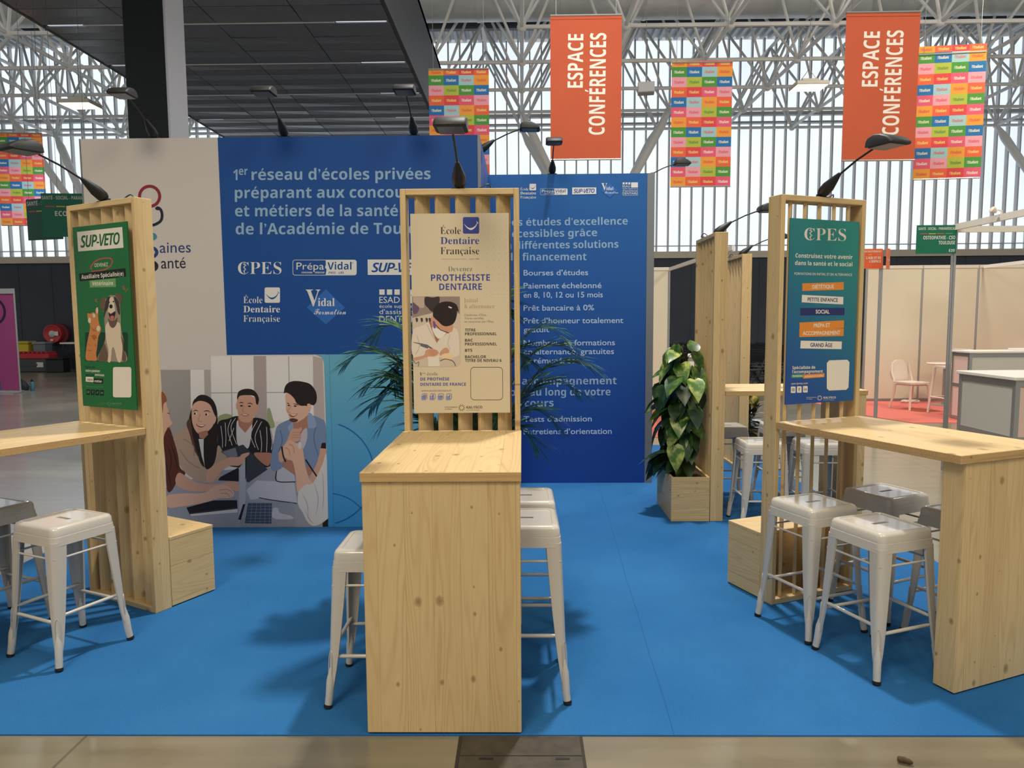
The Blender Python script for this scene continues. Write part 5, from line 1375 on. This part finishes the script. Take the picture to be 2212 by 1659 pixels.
# white plastic chair with a round back
PLA = mat('gloss_white_plastic', (232, 216, 200), .25)
t = thing('white_chair', 'white plastic chair with rounded back on the red carpet', 'chair', (6.72, 12.42, .012), math.radians(14))
mb = MB(); mb.prismz(rrect(.42, .42, .06, 5), .44, .47); mb.prismz(rrect(.36, .36, .06, 5), .41, .44); mb.build('seat', PLA, t, 40)
mb = MB(); rings = []
for k in range(20):
    a = 2*PI*k/20
    rings.append((.19*math.cos(a)*(1-.06*math.sin(a)), .66+.21*math.sin(a)))
mb.prism(rings, .215, .235, 0, rot('X', -6)); mb.build('backrest', PLA, t, 40)
mb = MB()
for s in (-1, 1): mb.tube([(s*.19, .19, .44), (s*.185, .205, .52), (s*.19, .25, .62), (s*.165, .275, .80)], .017, 8)
mb.build('back_frame', PLA, t, 40)
for sx in (-1, 1):
    for sy in (-1, 1):
        mb = MB(); mb.tube([(sx*.18, sy*.18, .42), (sx*.19, sy*.19, .24), (sx*.20, sy*(.20 if sy < 0 else .26), 0)], [.026, .021, .016], 8); mb.build('leg', PLA, t, 40)
# high stool and round table by the long counter
t = thing('high_stool', 'white high stool with low back beside the long counter', 'stool', (7.02, 11.78, .010), math.radians(-80))
mb = MB(); mb.prismz(rrect(.38, .38, .05, 4), .75, .78); mb.build('seat', PLA, t, 40)
mb = MB(); mb.box(-.19, .19, .17, .19, .78, 1.06, bev=.006); mb.build('backrest', PLA, t)
for sx in (-1, 1):
    for sy in (-1, 1):
        mb = MB(); mb.tube([(sx*.17, sy*.17, .76), (sx*.22, sy*.23, 0)], [.022, .016], 8); mb.build('leg', PLA, t, 40)
mb = MB()
for s in (-1, 1): mb.tube([(-.20, s*.215, .27), (.20, s*.215, .27)], .012, 6); mb.tube([(s*.205, -.21, .27), (s*.205, .21, .27)], .012, 6)
mb.build('footrest', PLA, t, 40)
t = thing('round_table', 'small round white table beside the high stool', 'table', (7.62, 13.0, .006))
mb = MB(); mb.lathe([(.29, .735), (.30, .745), (.30, .755), (.29, .76)], 32); mb.build('tabletop', PLA, t, 40)
mb = MB(); mb.tube([(0, 0, .02), (0, 0, .735)], .03, 12); mb.build('column', M_ALU, t, 40)
mb = MB(); mb.lathe([(.21, 0), (.21, .008), (.05, .022)], 28); mb.build('base', M_ALU, t, 40)
mb = MB(); pts = [(7.15+.07*k/30+.13*math.cos(k*.55), 13.35+.05*math.sin(k*.9)+.06*math.sin(k*.55), .02+.03*abs(math.sin(k*.4))) for k in range(40)]
mb.tube(pts, .009, 5); tag(mb.build('coiled_cable', PLA, None, 60), 'pale coiled cable on the floor at the foot of the cream wall', 'cable')

# ------------------------------------------------------------------ rows of folding chairs far behind
SEATB = mat('black_chair_seat', (26, 27, 30), .45); CHF = mat('black_chair_steel', (34, 35, 38), .3, .4)
def chair_proto():
    K = {}
    mb = MB(); mb.box(-.21, .21, -.20, .19, .44, .462, bev=.006); K['seat'] = mb.mesh('seat', SEATB)
    mb = MB(); mb.box(-.21, .21, .235, .255, .62, .86, bev=.006); K['backrest'] = mb.mesh('backrest', SEATB)
    mb = MB(); mb.tube([(.22, -.24, 0), (.22, .06, .45), (.22, .24, .70), (.22, .25, .88)], .013, 6); K['leg'] = mb.mesh('leg', CHF)
    mb = MB(); mb.tube([(.20, .26, 0), (.20, -.17, .44)], .013, 6); K['rear_leg'] = mb.mesh('rear_leg', CHF)
    mb = MB(); mb.tube([(-.22, .25, .88), (.22, .25, .88)], .013, 6); mb.tube([(-.20, .21, .06), (.20, .21, .06)], .009, 5); mb.tube([(-.22, -.2, .06), (.22, -.2, .06)], .009, 5); K['cross_bar'] = mb.mesh('cross_bar', CHF)
    return K
_ck = chair_proto()
for r in range(6):
    for c in range(7):
        x = 3.35+c*.56+.03*(r % 2); y = 15.9+r*.98
        px = 1130+x/y*1550
        t = thing('folding_chair', 'black folding chair in the empty rows before the dark wall', 'chair', (x, y, 0), math.radians(-62), 'rows of black folding chairs')
        for n in ('seat', 'backrest', 'cross_bar'):
            o = bpy.data.objects.new(n, _ck[n]); COL.objects.link(o); o.parent = t
        for n in ('leg', 'rear_leg'):
            for s in (0, 1):
                o = bpy.data.objects.new('leg', _ck[n]); COL.objects.link(o); o.parent = t
                if s: o.scale = (-1, 1, 1)

# ------------------------------------------------------------------ left side of the hall
t = thing('roll_up_banner', 'magenta roll-up banner stand cut by the left picture edge', 'banner stand', (-12.35, 16.3, 0))
mb = MB(); mb.box(-.85, .79, -.01, .01, .06, 2.26); mb.build('fabric', noise_mat('magenta_print', (146, 58, 108), .6, .05, 2), t)
mb = MB(); mb.box(-.86, .80, -.03, .03, 2.26, 2.38, bev=.004); mb.build('top_bar', M_ALU, t)
for s in (-.86, .80):
    mb = MB(); mb.tube([(s, 0, 0), (s, 0, 2.38)], .018, 8); mb.build('post', M_ALU, t, 40)
mb = MB(); mb.box(-.9, .85, -.05, .05, .0, .05, bev=.004); mb.box(.55, .84, -.30, .30, 0, .015); mb.build('base', M_ALU, t)
a = Art(t, [(0, 600), (45, 600), (45, 850), (0, 850)], [(.325, 2.62), (.80, 2.62), (.80, .0), (.325, .0)], -.011)
a.ring(0, 672, 25.5, 29, 5.5, ink('plum_black', (44, 26, 50))); a.ring(-3, 662, 12, 12, 6.5, ink('plum_black', (44, 26, 50))); a.rect(-15, 662, -9, 690, ink('plum_black', (44, 26, 50)))
a.rect(-30, 701, 3, 706, I_MARK); a.poly([(-60, 740), (-8, 760), (0, 800), (4, 843), (-60, 843)], ink('slate_blue', (62, 84, 140)))
a.finish()
t = thing('drink_bottle', 'teal drinking bottle standing on the hall floor', 'bottle', (-11.62, 16.8, 0))
mb = MB(); mb.lathe([(.045, 0), (.05, .01), (.05, .17), (.028, .21), (.026, .215)], 16); mb.build('body', mat('teal_bottle', (60, 118, 128), .3), t, 40)
mb = MB(); mb.lathe([(.03, .212), (.03, .25), (.012, .255), (.012, .275)], 14); mb.build('cap', M_BLACK, t, 40)
mb = MB(); rings = []
for z, w, d in ((0, .17, .10), (.08, .19, .11), (.17, .14, .09), (.23, .08, .05), (.26, .02, .02)): rings.append([(-11.92+w*math.cos(2*PI*k/14)-.04*z, 16.85+d*math.sin(2*PI*k/14), z+.015*math.sin(k*2.1)) for k in range(14)])
mb.loft(rings); tag(mb.build('black_bag', mat('black_nylon', (34, 36, 40), .7), None, 60), 'slumped black bag on the floor beside the teal bottle', 'bag')
# fire hose reel
t = thing('fire_hose_reel', 'round red fire hose reel mounted on the dark wall', 'hose reel', (-15.95, 24.28, 1.22))
RED = mat('signal_red', (190, 48, 52), .4)
mb = MB(); M = rot('X', 90)
mb.lathe([(.30, -.12), (.31, -.10), (.31, .06), (.29, .07), (.26, .05), (.10, .05), (.10, .06)], 36, 0, M); mb.build('drum', RED, t, 40)
mb = MB(); mb.lathe([(.11, .06), (.11, .075), (.04, .085)], 24, 0, M); mb.build('hub', M_ALU, t, 40)
mb = MB(); mb.lathe([(.33, -.16), (.36, -.12), (.35, -.02), (.31, -.02)], 36, 0, tr(.12, .05, 0) @ M); mb.build('hose', mat('dark_red_hose', (110, 30, 34), .6), t, 40)
mb = MB(); mb.box(.10, .22, -.085, -.08, -.06, .08); mb.box(-.06, .04, -.085, -.08, -.24, -.18); mb.build('notice', LAM, t)
mb = MB(); mb.tube([(-.28, -.02, -.05), (-.28, -.02, -.38), (-.2, -.02, -.4)], .012, 6); mb.tube([(-.3, .05, -.4), (.25, .05, -.36)], .012, 6); mb.build('supply_pipe', CHF, t)
# notice board
t = thing('framed_notice', 'white notice in a yellow frame on the dark wall', 'notice', (-14.75, 24.55, 2.62))
mb = MB(); mb.box(-.34, .34, -.03, .03, -.37, .42, bev=.005); mb.build('frame', mat('amber_frame', (226, 168, 60), .5), t)
mb = MB(); mb.box(-.30, .30, -.036, -.03, -.33, .38); mb.build('sheet', mat('pale_sheet', (214, 224, 232), .4), t)
a = Art(t, [(0, 0), (60, 0), (60, 71), (0, 71)], [(-.3, .38), (.3, .38), (.3, -.33), (-.3, -.33)], -.037)
a.rect(4, 6, 32, 9, ink('amber_line', (226, 168, 60)))
for k in range(4): a.rect(4, 18+6*k, 24-3*(k % 2), 19.5+6*k, I_GREY)
a.finish()
# louvred opening with daylight behind
t = thing('louvre_window', 'narrow louvred opening glowing in the dark wall by the left screen', 'louvre', (-14.43, 24.56, 1.45))
mb = MB()
for s in (-1, 1): mb.box(s*.32-.03, s*.32+.03, -.05, .03, -.75, .75)
mb.box(-.35, .35, -.05, .03, .72, .78); mb.box(-.35, .35, -.05, .03, -.78, -.72); mb.build('frame', M_BLACK, t)
mb = MB(); mb.box(-.29, .29, .02, .035, -.72, .72); mb.build('pane', M_GLASS, t)
for k in range(9):
    mb = MB(); mb.box(-.29, .29, -.012, .012, -.03, .03, 0, tr(0, -.02, -.66+.165*k) @ rot('X', 25)); mb.build('louvre_blade', mat('grey_blade', (96, 100, 104), .5), t)
# tool chest, yellow and grey bins, step ladder, shelf
t = thing('tool_chest', 'large grey chest with a ribbed red lid against the dark wall', 'chest', (-16.0, 23.35, 0))
mb = MB(); mb.box(-.62, .62, -.26, .26, 0, .42, bev=.03); mb.box(-.25, .25, -.275, -.26, .20, .28, bev=.004); mb.build('body', mat('grey_plastic_body', (72, 76, 74), .6), t)
mb = MB(); mb.box(-.60, .62, -.25, .25, .42, .60, bev=.03)
for k in range(8): mb.box(-.52+.145*k, -.46+.145*k, -.24, .24, .60, .66, bev=.008)
mb.build('lid', RED, t)
mb = MB(); mb.box(.22, .44, -.268, -.262, .16, .32); mb.build('paper_label', LAM, t)
t = thing('storage_box', 'black box on the floor right of the grey chest', 'box', (-15.02, 23.0, 0)); mb = MB(); mb.box(-.28, .28, -.2, .2, 0, .42, bev=.02); mb.build('body', M_BLACK, t); mb = MB(); mb.box(-.29, .29, -.21, .21, .42, .47, bev=.015); mb.build('lid', CHF, t)
t = thing('waste_bin', 'yellow bin with a lid behind the grey chest', 'bin', (-16.62, 23.86, 0)); mb = MB(); mb.box(-.2, .2, -.2, .2, 0, .90, bev=.02); mb.build('body', mat('yellow_plastic', (206, 186, 44), .5), t); mb = MB(); mb.box(-.22, .22, -.22, .22, .90, .99, bev=.02); mb.build('lid', mat('yellow_lid', (188, 170, 40), .5), t)
t = thing('waste_bin', 'grey bin with a lid behind the chest, below the hose reel', 'bin', (-16.06, 23.86, 0)); mb = MB(); mb.box(-.2, .2, -.2, .2, 0, .88, bev=.02); mb.build('body', mat('steel_grey_plastic', (112, 118, 126), .5), t); mb = MB(); mb.box(-.22, .22, -.22, .22, .88, .96, bev=.02); mb.build('lid', mat('grey_lid', (130, 136, 142), .5), t)
t = thing('step_ladder', 'aluminium step ladder standing open beside the magenta banner', 'ladder', (-16.35, 22.35, 0), math.radians(35))
for s in (-1, 1):
    mb = MB(); mb.tube([(s*.20, -.28, 0), (s*.15, 0, .74)], .022, 8); mb.build('rail', M_ALU, t, 40)
    mb = MB(); mb.tube([(s*.20, .28, 0), (s*.15, 0, .74)], .018, 8); mb.build('rail', M_ALU, t, 40)
for k in range(3):
    u = (k+1)/4; mb = MB(); mb.box(-.19+.04*u, .19-.04*u, -.28*(1-u)-.04, -.28*(1-u)+.04, .74*u-.012, .74*u+.012); mb.build('tread', M_ALU, t)
mb = MB(); mb.box(-.19, .19, -.09, .09, .735, .79, bev=.01); mb.build('top_cap', M_BLACK, t)
t = thing('side_table', 'white folding table top at the dark wall beside the left screen', 'table', (-14.5, 23.6, 0))
mb = MB(); mb.box(-.62, .62, -.3, .3, .90, .95, bev=.004); mb.build('tabletop', LAM, t)
for sx in (-1, 1):
    for sy in (-1, 1):
        mb = MB(); mb.tube([(sx*.54, sy*.25, 0), (sx*.54, sy*.25, .90)], .015, 6); mb.build('leg', CHF, t)
t = thing('red_case', 'red case on the white side table', 'box', (-14.32, 23.6, .952)); mb = MB(); mb.box(-.2, .2, -.13, .13, 0, .12, bev=.02); mb.build('body', RED, t); mb = MB(); mb.tube([(-.06, -.13, .1), (-.05, -.16, .13), (.05, -.16, .13), (.06, -.13, .1)], .008, 6); mb.build('handle', M_BLACK, t)

# ------------------------------------------------------------------ pendant lamps and a box under the roof
GLOW = mat('lamp_diffuser', (255, 240, 214), .5, emit=1.6); CAN = mat('lamp_housing', (196, 190, 178), .5)
def pendant(x, y, z, label, power):
    t = thing('pendant_lamp', label, 'lamp', (x, y, z), 0, 'rectangular high bay lamps')
    mb = MB(); mb.box(-.30, .30, -.22, .22, 0, .07, bev=.01); mb.box(-.16, .16, -.10, .10, .07, .14, bev=.01); mb.build('housing', CAN, t)
    mb = MB(); mb.box(-.28, .28, -.20, .20, -.012, 0); mb.build('diffuser', GLOW, t)
    l = bpy.data.lights.new('pendant_light', 'AREA'); l.energy = power; l.color = (.94, .97, 1.0); l.shape = 'RECTANGLE'; l.size = .56; l.size_y = .40
    q = bpy.data.objects.new('pendant_light', l); COL.objects.link(q); q.parent = t; q.location = (0, 0, -.02)
    mb = MB()
    for s in (-1, 1): mb.tube([(s*.2, 0, .07), (0, 0, .34)], .005, 5)
    mb.tube([(0, 0, .34), (0, 0, 7.78-z)], .005, 5); mb.build('wire', WIRE, t)
pendant(-8.4, 14.0, 5.72, 'glowing rectangular lamp hanging at the left of the dark column', 260)
pendant(5.42, 14.0, 5.90, 'glowing rectangular lamp hanging between the rainbow banner and the right orange banner', 240)
t = thing('loudspeaker_box', 'pale grey box hanging under the roof right of the first orange banner', 'loudspeaker', (2.37, 14.0, 5.82), math.radians(-8))
mb = MB(); mb.box(-.155, .155, -.12, .12, 0, .19, bev=.012); mb.build('cabinet', mat('pale_grey_cabinet', (176, 178, 178), .5), t)
mb = MB(); mb.tube([(0, 0, .19), (0, 0, 7.78-5.82)], .005, 5); mb.build('wire', WIRE, t)
t = thing('arm_spotlight', 'small white spotlight clipped on the right booth beam', 'lamp', (4.405, 6.75, 2.53))
mb = MB(); mb.lathe([(.012, 0), (.03, .03), (.03, .05), (.01, .06)], 12, 0, tr(-.05, 0, .02) @ rot('Y', -60)); mb.build('head', PLA, t, 40)
mb = MB(); mb.tube([(0, 0, 0), (0, 0, .03), (-.04, 0, .04)], .007, 6); mb.build('arm', PLA, t)
